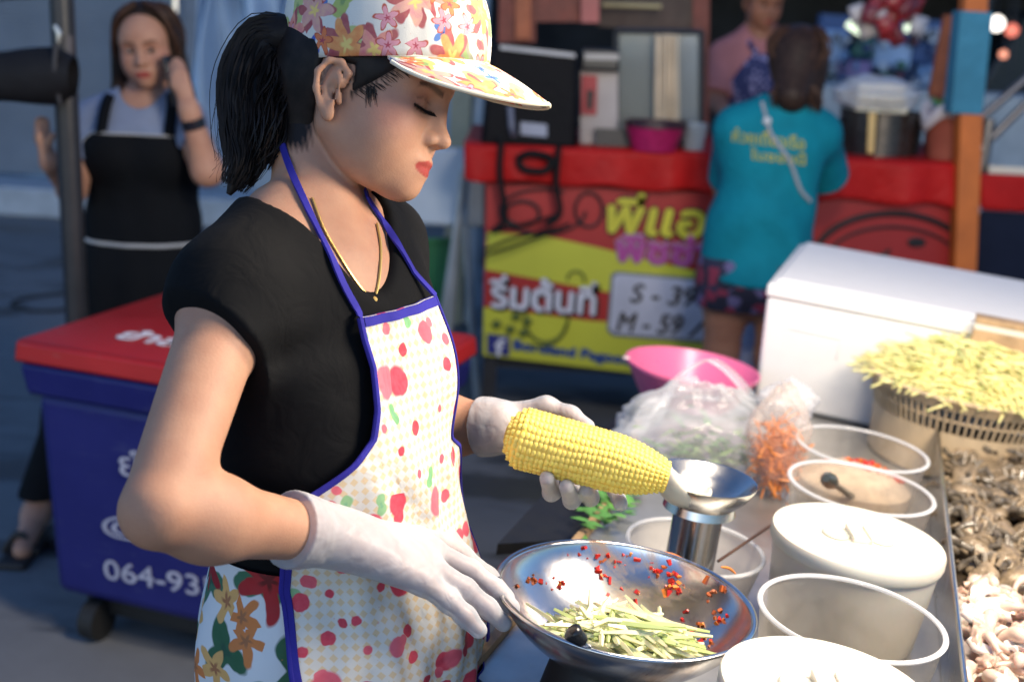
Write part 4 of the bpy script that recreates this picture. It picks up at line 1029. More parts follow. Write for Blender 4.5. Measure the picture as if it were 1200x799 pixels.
mb = MB(); mb.hexa([tq_(tsplit + .001, .004, -.089), tq_(TL - .004, .004, -.089), tq_(TL - .004, TW - .004, -.089), tq_(tsplit + .001, TW - .004, -.089)], [tq_(tsplit + .001, .004, -.045), tq_(TL - .004, .004, -.045), tq_(TL - .004, TW - .004, -.045), tq_(tsplit + .001, TW - .004, -.045)])
mb.build('ice_slush', M('pale seafood slush', (.55, .45, .38), .3, var=.15, vscale=40), tr_, smooth=False)
shell = [M('speckled crab shell', (.25, .185, .115), .22, var=.55, vscale=70, bump=.5, bscale=180), M('dark crab shell', (.13, .105, .075), .2, var=.6, vscale=90, bump=.4, bscale=150), M('wet grey shell', (.22, .185, .14), .2, var=.5, vscale=60)]
crab_proto = None; r = random.Random(31)
def make_crab():
    o = thing('pickled_crab', 'small speckled brown pickled crab lying in the steel tray', 'crab', (0, 0, 0), 'pickled crabs heaped in the steel tray')
    V = np.zeros((20, 13, 3))
    for i in range(20):
        for j in range(13):
            a = 2 * math.pi * i / 20; b = math.pi * (j / 12 - .5); e_ = 1 + .10 * math.cos(4 * a)
            V[i, j] = (.019 * math.cos(a) * math.cos(b) * e_, .015 * math.sin(a) * math.cos(b) * e_, .0085 * math.sin(b) * (1.1 if b > 0 else .7))
    mb = MB(); V = V + .0012 * noise3(V, 300, 2)[..., None] * nrm(A(0, 0, 1)); mb.grid(V, close_u=True); mb.build('shell', shell[0], o, ang=180)
    for s in (-1, 1):
        mb = MB(); mb.tube([(s * .015, .008, 0), (s * .025, .014, .002), (s * .021, .024, .001)], [.0035, .0042, .003], 8); mb.tube([(s * .021, .024, .001), (s * .014, .030, .0), (s * .009, .031, 0)], [.0045, .0036, .0008], 8); mb.build('claw', shell[1], o)
        for k in range(3):
            y = .002 - .007 * k; mb = MB(); mb.tube([(s * .014, y, 0), (s * .028, y - .004 * k, .004), (s * .037, y - .006 * (k + .5), -.004)], [.0028, .0024, .0008], 6); mb.build('leg', shell[0 if k else 2], o)
    return o
crab_proto = make_crab()
cg = [(i, j) for i in range(8) for j in range(4)]
n_ = 0
for ii in np.arange(.055, tsplit - .005, .040):
    for jj in np.arange(.052, .25, .047):
        o = crab_proto if n_ == 0 else copy_tree(crab_proto); n_ += 1
        p = tq_(ii + r.uniform(-.008, .008), jj + r.uniform(-.008, .008), -.043 + r.uniform(0, .012))
        o.location = p; o.rotation_euler = (r.uniform(-.7, .7), r.uniform(-.7, .7), r.uniform(0, 6.28)); s_ = r.uniform(1.25, 1.7); o.scale = (s_, s_, s_)
# shrimp / squid pieces
flesh = [M('raw shrimp flesh', (.62, .47, .37), .22, var=.25, vscale=40, Subsurface_Weight=.3, Subsurface_Scale=.006), M('pinkish shrimp', (.62, .34, .26), .25, var=.2, vscale=50)]
def make_shrimp(kind):
    mb = MB()
    if kind == 0:                         # loosely curled
        q = np.array([(.024 * math.cos(a), .020 * math.sin(a), .004 * math.sin(a * 2)) for a in np.linspace(-.2, 2.2, 16)])
        mb.tube(q, [.0015, .0045, .0075, .0088, .009, .0088, .0082, .0075, .007, .006, .0052, .0045, .004, .0035, .0052, .001], 12)
        mb.tube([q[-2], q[-1] + A(-.008, -.004, 0)], [.003, .0055], 6, mi=1)
    elif kind == 1:                       # flat strip of squid, curled at the ends
        G = np.array([[(x, y + .004 * math.sin(x * 150), .006 * math.cos(x * 90) + .002 * math.sin(y * 500)) for y in np.linspace(-.009, .009, 6)] for x in np.linspace(-.030, .030, 14)])
        mb.grid(G, thick=G + A(0, 0, .0045))
    else:                                 # torn chunk
        V = np.zeros((20, 12, 3))
        for i in range(20):
            for j in range(12):
                a = 2 * math.pi * i / 20; b = math.pi * (j / 11 - .5); q = A(math.cos(a) * math.cos(b), math.sin(a) * math.cos(b), math.sin(b)); V[i, j] = q * A(.022, .011, .008) * (1 + .35 * noise3(q, 3.2, 4))
        mb.grid(V, close_u=True)
    nm, cat, lb, gp = (('peeled_shrimp', 'shrimp', 'pale curled raw shrimp in the near half of the steel tray', 'peeled shrimp in the steel tray'), ('squid_strip', 'squid', 'flat pale strip of squid among the shrimp in the tray', 'squid strips in the steel tray'), ('seafood_chunk', 'seafood', 'torn pinkish chunk of seafood among the shrimp in the tray', 'seafood chunks in the steel tray'))[kind]
    o = mb.build(nm, flesh if kind == 0 else [squid, flesh[1]][kind - 1], loc=(0, 0, 0), ang=60); return tag(o, lb, cat, gp)
squid = M('translucent squid', (.66, .60, .54), .18, var=.15, vscale=50, Subsurface_Weight=.3, Subsurface_Scale=.006)
flesh[1] = M('mottled pink flesh', (.60, .40, .31), .22, var=.35, vscale=60, Subsurface_Weight=.25, Subsurface_Scale=.006)
sps = [make_shrimp(k) for k in range(3)]; used = [0, 0, 0]
for ii in np.arange(tsplit + .015, TL - .03, .0225):
    for jj in np.arange(.036, .19, .026):
        k = r.choice((0, 0, 1, 1, 2)); o = sps[k] if not used[k] else sps[k].copy()
        if used[k]: COL.objects.link(o)
        used[k] = 1
        o.location = tq_(ii + r.uniform(-.008, .008), jj + r.uniform(-.004, .006), -.038 + r.uniform(0, .018)); o.rotation_euler = (r.uniform(-.7, .7), r.uniform(-.7, .7), r.uniform(0, 6.28)); s_ = r.uniform(.85, 1.25); o.scale = (s_, s_, s_)
ld_ = thing('ladle', 'dark metal ladle resting on the back of the steel tray', 'ladle', tq_(.03, .12, -.03))
a = K(1192, 497, .125); mb = MB(); mb.lathe([(0, -.012), (.012, -.010), (.020, 0), (.0205, .001), (.019, .0005), (.011, -.008), (0, -.010)], a, 32, CF); mb.build('ladle_bowl', M('dark tarnished steel', (.10, .10, .11), .35, .8), ld_)
mb = MB(); mb.tube([a + CF @ A(.018, 0, 0), a + CF @ A(.09, .02, .03), a + CF @ A(.2, .05, .05)], .004, 8); mb.build('handle', M('dark tarnished steel', (.10, .10, .11)), ld_)
# ------------------------------------------------------------------ ground
def ground_mat():
    t = NT('stained concrete'); c = t.coord()
    n1 = t.noise(c, 1.1, 5, .6); n2 = t.noise(c, 9, 5, .65); n3 = t.noise(c, 60, 3)
    col = t.mix(n1, (.13, .135, .14), (.25, .255, .26)); col = t.mix(t.math('MULTIPLY', n2, .5), col, (.09, .09, .095))
    wet = t.ramp(t.noise(t.n('ShaderNodeMapping', {'Vector': c, 'Location': (3.1, .4, 0), 'Scale': (1, 2.2, 1)}), 1.6, 4, .6, dist=.6), [(.52, (0, 0, 0)), (.60, (1, 1, 1))])
    col = t.mix(t.math('MULTIPLY', wet, .75), col, (.03, .032, .036))
    ro = t.math('SUBTRACT', .75, t.math('MULTIPLY', wet, .35))
    b = t.bump(n3, .15, .004); b = t.bump(n2, .15, .01, b)
    return t.principled(Base_Color=col, Roughness=ro, Normal=b)
mb = MB(); mb.add([(-150, -150, 0), (150, -150, 0), (150, 150, 0), (-150, 150, 0)], [(0, 1, 2, 3)])
tag(mb.build('ground', ground_mat(), smooth=False, loc=(0, 0, 0)), kind='structure')
FWD = A(0, 1, 0)
def Y(px, py, y): return hit(px, py, (0, y, 0), FWD)
def rough_prism(name, mat, parent, poly, d, **k):
    mb = MB(); mb.prism(poly, d); return mb.build(name, mat, parent, smooth=False, **k)

# ------------------------------------------------------------------ left: shutter wall, kerb, tarp, pole
grey_m = M('grey blue shutter steel', (.20, .24, .30), .5, .2, var=.1, vscale=3)
xr = Y(222, 100, 9)[0]
sh = thing('roller_shutter', 'closed grey corrugated roller shutter behind the woman on the phone', 'shutter', (xr - 2.2, 9.0, .2))
mb = MB(); zs = np.arange(.22, 3.6, .03); pr = []
for i, z in enumerate(zs): pr += [(0, z), (-.022, z + .006), (-.022, z + .020), (0, z + .026)]
pr = np.array(pr); G = np.zeros((2, len(pr), 3))
for k, x in enumerate((xr - 4.4, xr - .02)): G[k] = np.stack([np.full(len(pr), x), 9.0 + pr[:, 0], pr[:, 1]], 1)
mb.grid(G); mb.build('slats', grey_m, sh, smooth=False, solid=.003)
mb = MB(); mb.box((xr + .05, 9.0, 1.9), (.13, .12, 3.4)); mb.build('guide_rail', M('rail steel', (.16, .18, .22), .5, .3), sh, bevel=.006)
mb = MB(); mb.box((xr - 2.2, 8.72, .10), (5.4, .5, .2)); tag(mb.build('kerb', M('pale kerb concrete', (.42, .45, .48), .8, var=.15, bump=.2), bevel=.02), kind='structure')
wl = thing('plastered_wall', 'pale blue grey plastered wall beside the shutter, rising behind the tarpaulin', 'wall', (xr + 1.6, 9.2, 0))
mb = MB(); mb.box((xr + 1.08, 9.25, 2.0), (1.9, .25, 4.0)); mb.build('wall', M('blue grey plaster', (.34, .40, .46), .85, var=.12, vscale=2, bump=.15), wl)
mb = MB(); a = Y(272, 28, 9.12); mb.box(a + A(.22, 0, .05), (.46, .05, .26)); wf = mb.build('window', M('window frame cream', (.5, .52, .42), .5), wl, bevel=.01)
mb = MB(); mb.box(a + A(.22, -.03, .05), (.38, .012, .18)); mb.build('pane', M('greenish pane', (.28, .34, .26), .15), wf)
# tarpaulin: hanging folds
mb = MB(); nx, nz = 70, 30; G = np.zeros((nx, nz, 3))
for i in range(nx):
    for j in range(nz):
        u, v = i / (nx - 1), j / (nz - 1)
        px = 218 + 128 * u + (1 - v) * 8; py = -70 + 268 * v
        p = Y(px, py, 6.6); p[1] += .09 * math.sin(u * 17 + 2.5 * v) + .05 * math.sin(u * 33 - v * 4); p[0] += .03 * math.sin(v * 5 + u * 9); G[i, j] = p
mb.grid(G); tag(mb.build('tarpaulin', M('pale blue tarpaulin', (.40, .52, .66), .5, var=.12, vscale=3), ang=180, solid=.004), 'pale blue tarpaulin hanging in folds behind the ponytail', 'tarpaulin')
tp = thing('tarpaulin_rail', 'thin steel rail holding up the pale blue tarpaulin', 'rail', (Y(280, 0, 6.6)[0], 6.6, 0))
tx0, tx1, tz = Y(205, -72, 6.6)[0], Y(356, -72, 6.6)[0], Y(280, -72, 6.6)[2]
mb = MB(); mb.tube([(tx0, 6.6, tz), (tx1, 6.6, tz)], .02, 10); mb.build('rail', steel, tp)
for x in (tx0, tx1): mb = MB(); mb.tube([(x, 6.6, 0), (x, 6.6, tz)], .02, 10); mb.build('post', steel, tp)
dk = M('dark pole paint', (.022, .022, .026), .4, var=.2)
p0, p1 = Y(72, 0, 3.40), Y(89, 350, 3.40)
po = thing('canopy_pole', 'dark upright canopy pole in front of the woman on the phone', 'pole', (p1[0], 3.40, 0))
top = p0 + (p0 - p1) * .6; bot = p1 + (p1 - p0) * ((p1[2]) / (p0[2] - p1[2]))
mb = MB(); mb.tube([bot + A(0, 0, .03), top], .031, 20); mb.build('pole', dk, po)
mb = MB(); mb.tube([Y(80, 42, 3.385), Y(84, 352, 3.385)], .012, 10); 
mb.build('cable', M('grey cable', (.09, .08, .085), .5), po)
mb = MB(); mb.lathe([(0, .0), (.12, .0), (.12, .02), (.03, .04), (0, .04)], A(bot[0], bot[1], 0), 24); mb.build('base', dk, po)
mb = MB(); mb.tube([Y(64, 30, 3.36), Y(69, 40, 3.36), Y(68, 52, 3.36)], [.006, .009, .005], 8); mb.build('clip', M('pale metal clip', (.6, .6, .55), .3, .8), po)
# black cloth roll tied to the pole
sd_ = thing('folded_cloth', 'rolled black cloth tied level to the dark canopy pole', 'cloth', Y(40, 95, 3.34))
mb = MB(); G = np.zeros((40, 20, 3))
for i in range(40):
    for j in range(20):
        u = i / 39; a = 2 * math.pi * j / 20
        px = -130 + 218 * u; hgt = (31 + 3 * math.sin(u * 9)) * (1 if u < .9 else 1 - (u - .9) * 3); cy = 96 - 7 * u
        p = Y(px, cy - hgt * math.sin(a) * (1 + .08 * math.sin(3 * a + u * 5)), 3.31); p[1] += .045 * math.cos(a) - .01; G[i, j] = p
mb.grid(np.concatenate([G, G[:, :1]], 1)); mb.build('roll', cloth_mat('black nylon', (.012, .012, .014), .6), sd_, ang=180)
mb = MB(); mb.tube(spline([Y(66, 50, 3.27), Y(64, 80, 3.26), Y(70, 122, 3.28)], 9), .006, 6); mb.build('strap', cloth_mat('grey strap', (.05, .05, .055), .6), sd_)
td = thing('dark_bracket', 'dark canopy arm at the upper left corner above the cloth roll', 'bracket', Y(20, -4, 3.40))
mb = MB(); mb.tube([Y(-120, 3, 3.40), Y(34, -6, 3.40), Y(72, -14, 3.40)], .011, 10); mb.build('arm', dk, td)

# ------------------------------------------------------------------ blue cooler with a red lid
zt = .75; Zup = A(0, 0, 1)
FL, FRr, BRr, BLl = [hit(x, y, (0, 0, zt), Zup) for x, y in ((17, 396), (436, 464), (566, 387), (190, 343))]
g1 = nrm(FRr - FL); g2 = (BLl - FL) + (BRr - FRr); g2 = nrm(g2 - g1 * (g2 @ g1))
GL = np.linalg.norm(FRr - FL); GW = (.5 * ((BLl - FL) + (BRr - FRr))) @ g2
def gq(l0, l1, w0, w1, z): return [A(*(FL + g1 * a + g2 * b)[:2], z) for a, b in ((l0, w0), (l1, w0), (l1, w1), (l0, w1))]
def scuffed(name, base, scuff):
    t = NT(name); c = t.coord(); n = t.noise(c, 5, 5, .65); s = t.noise(t.n('ShaderNodeMapping', {'Vector': c, 'Scale': (1, 1, 7)}), 14, 4, .7, dist=.4)
    col = t.mix(n, tuple(x * .7 for x in base), tuple(x * 1.25 for x in base)); col = t.mix(t.math('MULTIPLY', t.ramp(s, [(.60, (0, 0, 0)), (.68, (1, 1, 1))]), .35), col, scuff)
    return t.principled(Base_Color=col, Roughness=t.math('ADD', t.math('MULTIPLY', n, .3), .3), Normal=t.bump(t.noise(c, 90, 3), .08, .004))
co = thing('ice_cooler', 'large dark blue ice cooler with a red lid behind the cook', 'cooler', A(*(FL + g1 * GL / 2 + g2 * GW / 2)[:2], 0))
blue_pl = scuffed('dark blue plastic', (.010, .012, .13), (.09, .10, .20))
red_pl = scuffed('red plastic', (.44, .012, .012), (.30, .10, .09))
mb = MB(); mb.hexa(gq(.05, GL - .05, .045, GW - .045, .115), gq(.028, GL - .028, .025, GW - .025, .625)); mb.build('tank', blue_pl, co, bevel=.03, seg=4)
mb = MB(); mb.hexa(gq(.015, GL - .015, .013, GW - .013, .615), gq(.003, GL - .003, .003, GW - .003, .692)); mb.build('collar', blue_pl, co, bevel=.012)
mb = MB(); mb.hexa(gq(-.004, GL + .004, -.004, GW + .004, .695), gq(.0, GL, .0, GW, zt - .006)); mb.hexa(gq(.0, GL, .0, GW, zt - .006), gq(.02, GL - .02, .02, GW - .02, zt)); mb.build('lid', red_pl, co, bevel=.008)
for l in (.14, GL - .2):
    for w_ in (.08, GW - .1):
        mb = MB(); c = FL + g1 * l + g2 * w_; mb.tube([A(c[0], c[1], .05) - g1 * .02, A(c[0], c[1], .05) + g1 * .02], .05, 20); mb.build('wheel', M('black rubber', (.012, .012, .012), .7), co)
mb = MB(); mb.hexa(gq(.1, GL - .1, .1, GW - .1, .06), gq(.1, GL - .1, .1, GW - .1, .099)); mb.build('chassis', black, co)
ink = M('pale printed ink', (.42, .42, .52), .6)
pin = FL + g2 * .030; nfr = -g2
def face_pt(px, py):                      # on the leaning front face
    lo_, up_ = gq(.05, .05, .045, .045, .10)[0], gq(.028, .028, .025, .025, .625)[0]
    n = nrm(np.cross(g1, up_ - lo_)); return hit(px, py, lo_, n), nrm(up_ - lo_)
def cooler_text(name, txt, x0, y0, x1, y1, hpx):
    a, up = face_pt(x0, y0); b, _ = face_pt(x1, y1); hh = hpx * zc_of(a) / FPX
    lettering(name, txt, a, b - a, up, hh, np.linalg.norm(b - a), ink, co, lift=.003, bold=.0005)
cooler_text('phone_number', '064-935', 124, 677, 256, 701, 25)
cooler_text('name_lettering', '@ยำนัว', 122, 628, 300, 652, 30)
cooler_text('shop_lettering', 'ยำมะม่วง', 142, 556, 330, 590, 36)
a, b = hit(133, 397, (0, 0, zt), Zup), hit(232, 412, (0, 0, zt), Zup)
lettering('lid_lettering', 'ยำสด', a, b - a, np.cross(Zup, b - a), .085, np.linalg.norm(b - a), M('white paint', (.75, .73, .76), .6), co, lift=.003, bold=.002)

# ------------------------------------------------------------------ the red stall
SY = 4.6
def S(px, py, dy=0.0): return Y(px, py, SY + dy)
st = thing('food_stall', 'red food stall with a yellow banner, a red cloth over its counter', 'stall', A(S(860, 300)[0], SY + .4, 0))
redcloth = cloth_mat('red oilcloth', (.40, .012, .012), .45, wr=.4)
redp = M('banner red', (.33, .012, .012), .5, var=.1, vscale=3); yel = M('banner yellow', (.46, .47, .035), .5, var=.08, vscale=3)
dred = M('banner dark red', (.17, .01, .01), .5); ink_k = M('black ink', (.015, .012, .013), .6)
def sheet(name, pxs, mat, lift, thick=.002, parent=st): return rough_prism(name, mat, parent, [S(x, y, -lift) for x, y in pxs], A(0, thick, 0))
sheet('banner', [(570, 215), (1146, 240), (1146, 470), (566, 416)], redp, .0, .03)
sheet('banner_stripe', [(571, 272), (640, 277), (700, 290), (760, 305), (835, 322), (835, 350), (770, 352), (700, 340), (569, 316)], yel, .004)
sheet('banner_stripe', [(567, 360), (690, 376), (838, 385), (838, 447), (745, 437), (566, 416)], yel, .004)
sheet('banner_band', [(955, 275), (1146, 282), (1146, 330), (955, 330)], redp, .004)
sheet('price_board', [(716, 322), (722, 318), (828, 327), (834, 333), (834, 396), (828, 402), (718, 394), (711, 387)], M('board grey edge', (.14, .15, .16), .5), .010, .004)
sheet('price_panel', [(719, 325), (724, 321), (826, 330), (831, 335), (831, 393), (826, 398), (720, 391), (714, 385)], M('white board', (.42, .44, .54), .4), .013, .003)
def stall_text(name, txt, x0, y0, x1, y1, hpx, mat, lift=.02, bold=.003, slant=0):
    a, b = S(x0, y0, -lift), S(x1, y1, -lift); lettering(name, txt, a, b - a, A(0, 0, 1), hpx * zc_of(a) / FPX, np.linalg.norm(b - a), mat, st, lift=.0, bold=bold, slant=slant)
stall_text('price_lettering', 'S - 39', 738, 354, 812, 359, 22, ink_k, .017, .002, .2)
stall_text('price_lettering', '/', 822, 364, 831, 364, 16, ink_k, .017, .002, .3)
stall_text('price_lettering', 'M - 59', 722, 388, 796, 392, 23, ink_k, .017, .002, .2)
stall_text('price_lettering', '/', 806, 394, 822, 394, 20, ink_k, .017, .002, .3)
wt = M('white lettering', (.55, .56, .64), .5)
stall_text('banner_lettering', 'ริ่มต้นที่', 575, 361, 698, 371, 38, ink_k, .008, .010)
stall_text('banner_lettering', 'ริ่มต้นที่', 573, 359, 696, 369, 38, wt, .014, .004)
stall_text('name_lettering', 'พี่แอ', 707, 272, 822, 280, 48, ink_k, .008, .012, .15)
stall_text('name_lettering', 'พี่แอ', 707, 271, 822, 279, 46, M('lettering yellow', (.50, .46, .03), .5), .016, .006, .15)
stall_text('name_lettering', 'พิซซ่า', 722, 305, 830, 312, 36, M('pale purple outline', (.32, .24, .34), .5), .010, .010)
stall_text('name_lettering', 'พิซซ่า', 722, 305, 830, 312, 34, M('lettering purple', (.36, .05, .25), .5), .018, .005)
stall_text('page_lettering', 'Bordland Pagood', 602, 412, 738, 430, 14, M('blue lettering', (.02, .06, .22), .5), .010, .004)
sheet('page_badge', [(571, 391), (597, 394), (597, 417), (571, 414)], M('navy badge', (.012, .018, .16), .5), .012, .003)
stall_text('badge_letter', 'f', 580, 416, 591, 417, 20, wt, .018, .003)
def ring(name, cx, cy, rx, ry, w, mat, a0=0, a1=360, lift=.012):
    mb = MB(); m = 40; o_ = [S(cx + rx * math.cos(R_(a0 + (a1 - a0) * i / m)), cy + ry * math.sin(R_(a0 + (a1 - a0) * i / m)), -lift) for i in range(m + 1)]
    mb.tube(o_, w, 6); return mb.build(name, mat, st)
olive = M('olive drawing line', (.09, .12, .015), .6)
ring('drawn_curve', 640, 375, 24, 26, .006, olive, 10, 200); ring('drawn_curve', 632, 372, 34, 34, .006, olive, 0, 110); ring('drawn_curve', 675, 328, 10, 10, .005, olive, 180, 380)
for x, y in ((582, 380), (605, 371), (618, 377), (598, 386), (614, 390)): ring('drawn_dot', x, y, 3, 2.2, .010, olive)
ring('drawn_ring', 1045, 306, 92, 56, .012, ink_k, lift=.008); ring('drawn_ring', 1045, 312, 80, 46, .006, ink_k, lift=.008); ring('drawn_curve', 1020, 292, 22, 9, .008, ink_k, 0, 180, .008); ring('drawn_dot', 1074, 284, 8, 3, .01, ink_k, lift=.008)
ring('drawn_curve', 636, 248, 50, 26, .006, ink_k, 0, 300); ring('drawn_curve', 690, 246, 16, 20, .006, ink_k); ring('drawn_curve', 612, 250, 20, 14, .007, ink_k)
# counter with its cloth: top, hanging valance
tl, trr = S(546, 168), S(1240, 208); slope = (trr[2] - tl[2]) / (trr[0] - tl[0])
mb = MB(); nx, nz = 150, 16; G = np.zeros((nx, nz, 3))
for i in range(nx):
    u = i / (nx - 1); px = 544 + 602 * u
    for j in range(nz):
        v = j / (nz - 1)
        if v < .35: p = S(px, 167 + 24 * u); p[1] += .75 * (1 - v / .35) - .03
        else:
            w_ = (v - .35) / .65; p = S(px, 167 + 24 * u + w_ * (43 + 10 * u + 2.5 * math.sin(u * 40)), -.05); p[1] += -.012 * w_ * math.sin(u * 55 + 2 * math.sin(u * 13)) - .008 * math.sin(u * 23)
        G[i, j] = p
mb.grid(G); mb.build('counter_cloth', redcloth, st, ang=180, solid=.004)
zt_ = S(860, 200)[2] - .03
mb = MB(); mb.hexa([S(572, 236, .05), S(1142, 250, .05), S(1142, 250, .70), S(572, 236, .70)], [S(572, 178, .05), S(1142, 199, .05), S(1142, 199, .70), S(572, 178, .70)]); mb.build('cabinet', M('dark cabinet', (.06, .02, .02), .7), st, smooth=False)
for x in (575, 1135):
    for dy in (.06, .65):
        a = S(x, 420, dy); mb = MB(); mb.box((a[0], a[1], a[2] / 2 + .2), (.05, .05, a[2] + .4)); mb.build('leg', dk, st)
mb = MB(); a, b = S(572, 420, .35), S(1140, 450, .35); mb.hexa([A(a[0], SY + .06, .22), A(b[0], SY + .06, .22), A(b[0], SY + .68, .22), A(a[0], SY + .68, .22)], [A(a[0], SY + .06, .25), A(b[0], SY + .06, .25), A(b[0], SY + .68, .25), A(a[0], SY + .68, .25)]); mb.build('floor_shelf', dk, st, smooth=False)
for x, tx in ((575, 570), (1124, 1147)):          # stall uprights hold the roof beams
    pass
# roof beams of the stall
bm = M('red brown beam', (.16, .03, .018), .6, var=.3, vscale=12, bump=.2); bm2 = M('orange brown beam', (.30, .075, .025), .6, var=.25, vscale=12)
mb = MB(); mb.hexa([S(584, 50, .2), S(628, 50, .2), S(628, 50, .3), S(584, 50, .3)], [S(586, -90, .2), S(626, -90, .2), S(626, -90, .3), S(586, -90, .3)]); mb.build('beam', bm, st, smooth=False)
mb = MB(); mb.hexa([S(604, 46, .17), S(622, 46, .17), S(622, 46, .195), S(604, 46, .195)], [S(604, -90, .17), S(622, -90, .17), S(622, -90, .195), S(604, -90, .195)]); mb.build('beam', bm2, st, smooth=False)
mb = MB(); mb.hexa([S(628, 26, .2), S(702, 26, .2), S(702, 26, .5), S(628, 26, .5)], [S(628, -60, .2), S(702, -60, .2), S(702, -60, .5), S(628, -60, .5)]); mb.build('lintel', bm, st, smooth=False)
mb = MB(); mb.hexa([S(681, 27, .15), S(702, 27, .15), S(702, 27, .199), S(681, 27, .199)], [S(681, -60, .15), S(702, -60, .15), S(702, -60, .199), S(681, -60, .199)]); mb.build('lintel_end', M('dusty pink red', (.36, .10, .09), .6), st, smooth=False)
mb = MB(); mb.hexa([S(812, 190, .6), S(830, 190, .6), S(830, 190, .66), S(812, 190, .66)], [S(812, -90, .6), S(832, -90, .6), S(832, -90, .66), S(812, -90, .66)]); mb.build('post', bm, st, smooth=False)
mb = MB(); mb.hexa([S(702, 32, .62), S(812, 34, .62), S(812, 34, .70), S(702, 32, .70)], [S(702, -60, .62), S(812, -60, .62), S(812, -60, .70), S(702, -60, .70)]); mb.build('back_board', M('dark brown board', (.05, .025, .018), .6, var=.3), st, smooth=False)
mb = MB(); mb.tube([S(706, 6, .5), S(775, 8, .5)], .008, 8); mb.build('rod', M('pale bamboo', (.5, .42, .22), .5), st)
# orange post with blue wrap
ps = thing('stall_post', 'orange wooden post with a blue cloth wound round its middle', 'post', A(S(1128, 400)[0], SY - .08, 0))
orng = M('orange paint', (.52, .13, .02), .55, var=.15, vscale=10, bump=.1)
def slab(a, b, w, d, mat, name, par, dy):
    mb = MB(); A0, B0 = S(*a, dy), S(*b, dy); x = A(w / 2, 0, 0); y = A(0, d, 0)
    mb.hexa([A0 - x, A0 + x, A0 + x + y, A0 - x + y], [B0 - x, B0 + x, B0 + x + y, B0 - x + y]); return mb.build(name, mat, par, bevel=.003)
slab((1122, 560), (1148, -80), .078, .07, orng, 'post', ps, -.10)
slab((1133, 134), (1145, 14), .110, .09, cloth_mat('blue wrap', (.05, .20, .30), .7, wr=.6), 'wrap', ps, -.11)
ob = thing('leaning_plank', 'brown plank leaning behind the orange post', 'plank', S(1100, 130, .3))
slab((1098, 112), (1116, 18), .055, .03, bm2, 'plank', ob, .3)
slab((1090, 192), (1099, 110), .05, .03, bm, 'foot', ob, .305)

# things on the stall counter
def ctop(px, dy): return A(S(px, 180, dy)[0], SY + dy, S(px, 167 + 24 * (px - 544) / 602, 0)[2])
bagm = cloth_mat('black delivery nylon', (.005, .005, .007), .6)
db = thing('delivery_bag', 'black insulated delivery bag with a pale reflective strip on top', 'bag', ctop(620, .1))
mb = MB(); mb.hexa([S(563, 172, -.02), S(676, 176, -.02), S(676, 176, .30), S(563, 172, .30)], [S(574, 52, -.02), S(678, 62, -.02), S(678, 62, .30), S(574, 52, .30)]); mb.build('bag', bagm, db, bevel=.02, seg=3)
mb = MB(); mb.hexa([S(586, 58, -.032), S(674, 68, -.032), S(674, 68, -.022), S(586, 58, -.022)], [S(586, 53, -.032), S(674, 63, -.032), S(674, 63, -.022), S(586, 53, -.022)]); mb.build('reflective_strip', M('reflective grey', (.42, .42, .44), .4), db)
mb = MB(); mb.hexa([S(610, 158, -.03), S(641, 161, -.03), S(641, 161, -.022), S(610, 158, -.022)], [S(610, 143, -.03), S(641, 146, -.03), S(641, 146, -.022), S(610, 143, -.022)]); mb.build('badge', M('pale grey badge', (.26, .28, .36), .5), db)
mb = MB(); mb.tube(spline([S(598, 125, -.03), S(600, 150, -.05), S(602, 158, -.03)], 10), .012, 8); mb.build('buckle', M('grey badge', (.10, .11, .16), .5), db)
strapm = cloth_mat('black webbing', (.01, .01, .011), .7)
for q in ([(588, 160), (586, 205), (592, 255), (577, 272)], [(655, 172), (652, 215), (656, 250), (640, 264)], [(577, 272), (616, 262), (654, 252)], [(566, 300), (610, 286), (668, 262)], [(567, 293), (600, 280), (650, 268)]):
    mb = MB(); mb.tube(spline([S(x, y, -.085) for x, y in q], 16), .011 if len(q) > 3 else .006, 8); mb.build('strap', strapm, db)
mb = MB(); mb.tube(spline([S(607, 186, -.085), S(622, 180, -.11), S(645, 186, -.085), S(640, 200, -.09), S(615, 199, -.09), S(607, 188, -.085)], 24), .013, 8); mb.build('carry_handle', strapm, db)
mc = thing('drink_machine', 'small black topped drink machine with a red and white front', 'machine', ctop(700, .15))
mb = MB(); mb.hexa([S(680, 82, .05), S(726, 84, .05), S(726, 84, .3), S(680, 82, .3)], [S(682, 56, .05), S(726, 58, .05), S(726, 58, .3), S(682, 56, .3)]); mb.build('top', M('black plastic', (.014, .014, .016), .4), mc, bevel=.01)
mb = MB(); mb.hexa([S(685, 70, .04), S(725, 71, .04), S(725, 71, .049), S(685, 70, .049)], [S(685, 63, .04), S(725, 64, .04), S(725, 64, .049), S(685, 63, .049)]); mb.build('trim', M('grey trim', (.36, .34, .33), .4), mc)
mb = MB(); mb.hexa([S(680, 172, .12), S(724, 173, .12), S(724, 173, .3), S(680, 172, .3)], [S(680, 83, .12), S(724, 85, .12), S(724, 85, .3), S(680, 83, .3)]); mb.build('body', M('greyish white enamel', (.36, .32, .32), .4), mc)
mb = MB(); mb.hexa([S(681, 134, .10), S(699, 135, .10), S(699, 135, .119), S(681, 134, .119)], [S(682, 88, .10), S(700, 89, .10), S(700, 89, .119), S(682, 88, .119)]); mb.build('label', M('red label', (.35, .02, .03), .5), mc)
mb = MB(); mb.hexa([S(688, 128, .09), S(694, 128, .09), S(694, 128, .099), S(688, 128, .099)], [S(688, 106, .09), S(696, 106, .09), S(696, 106, .099), S(688, 106, .099)]); mb.build('tap', ink_k, mc)
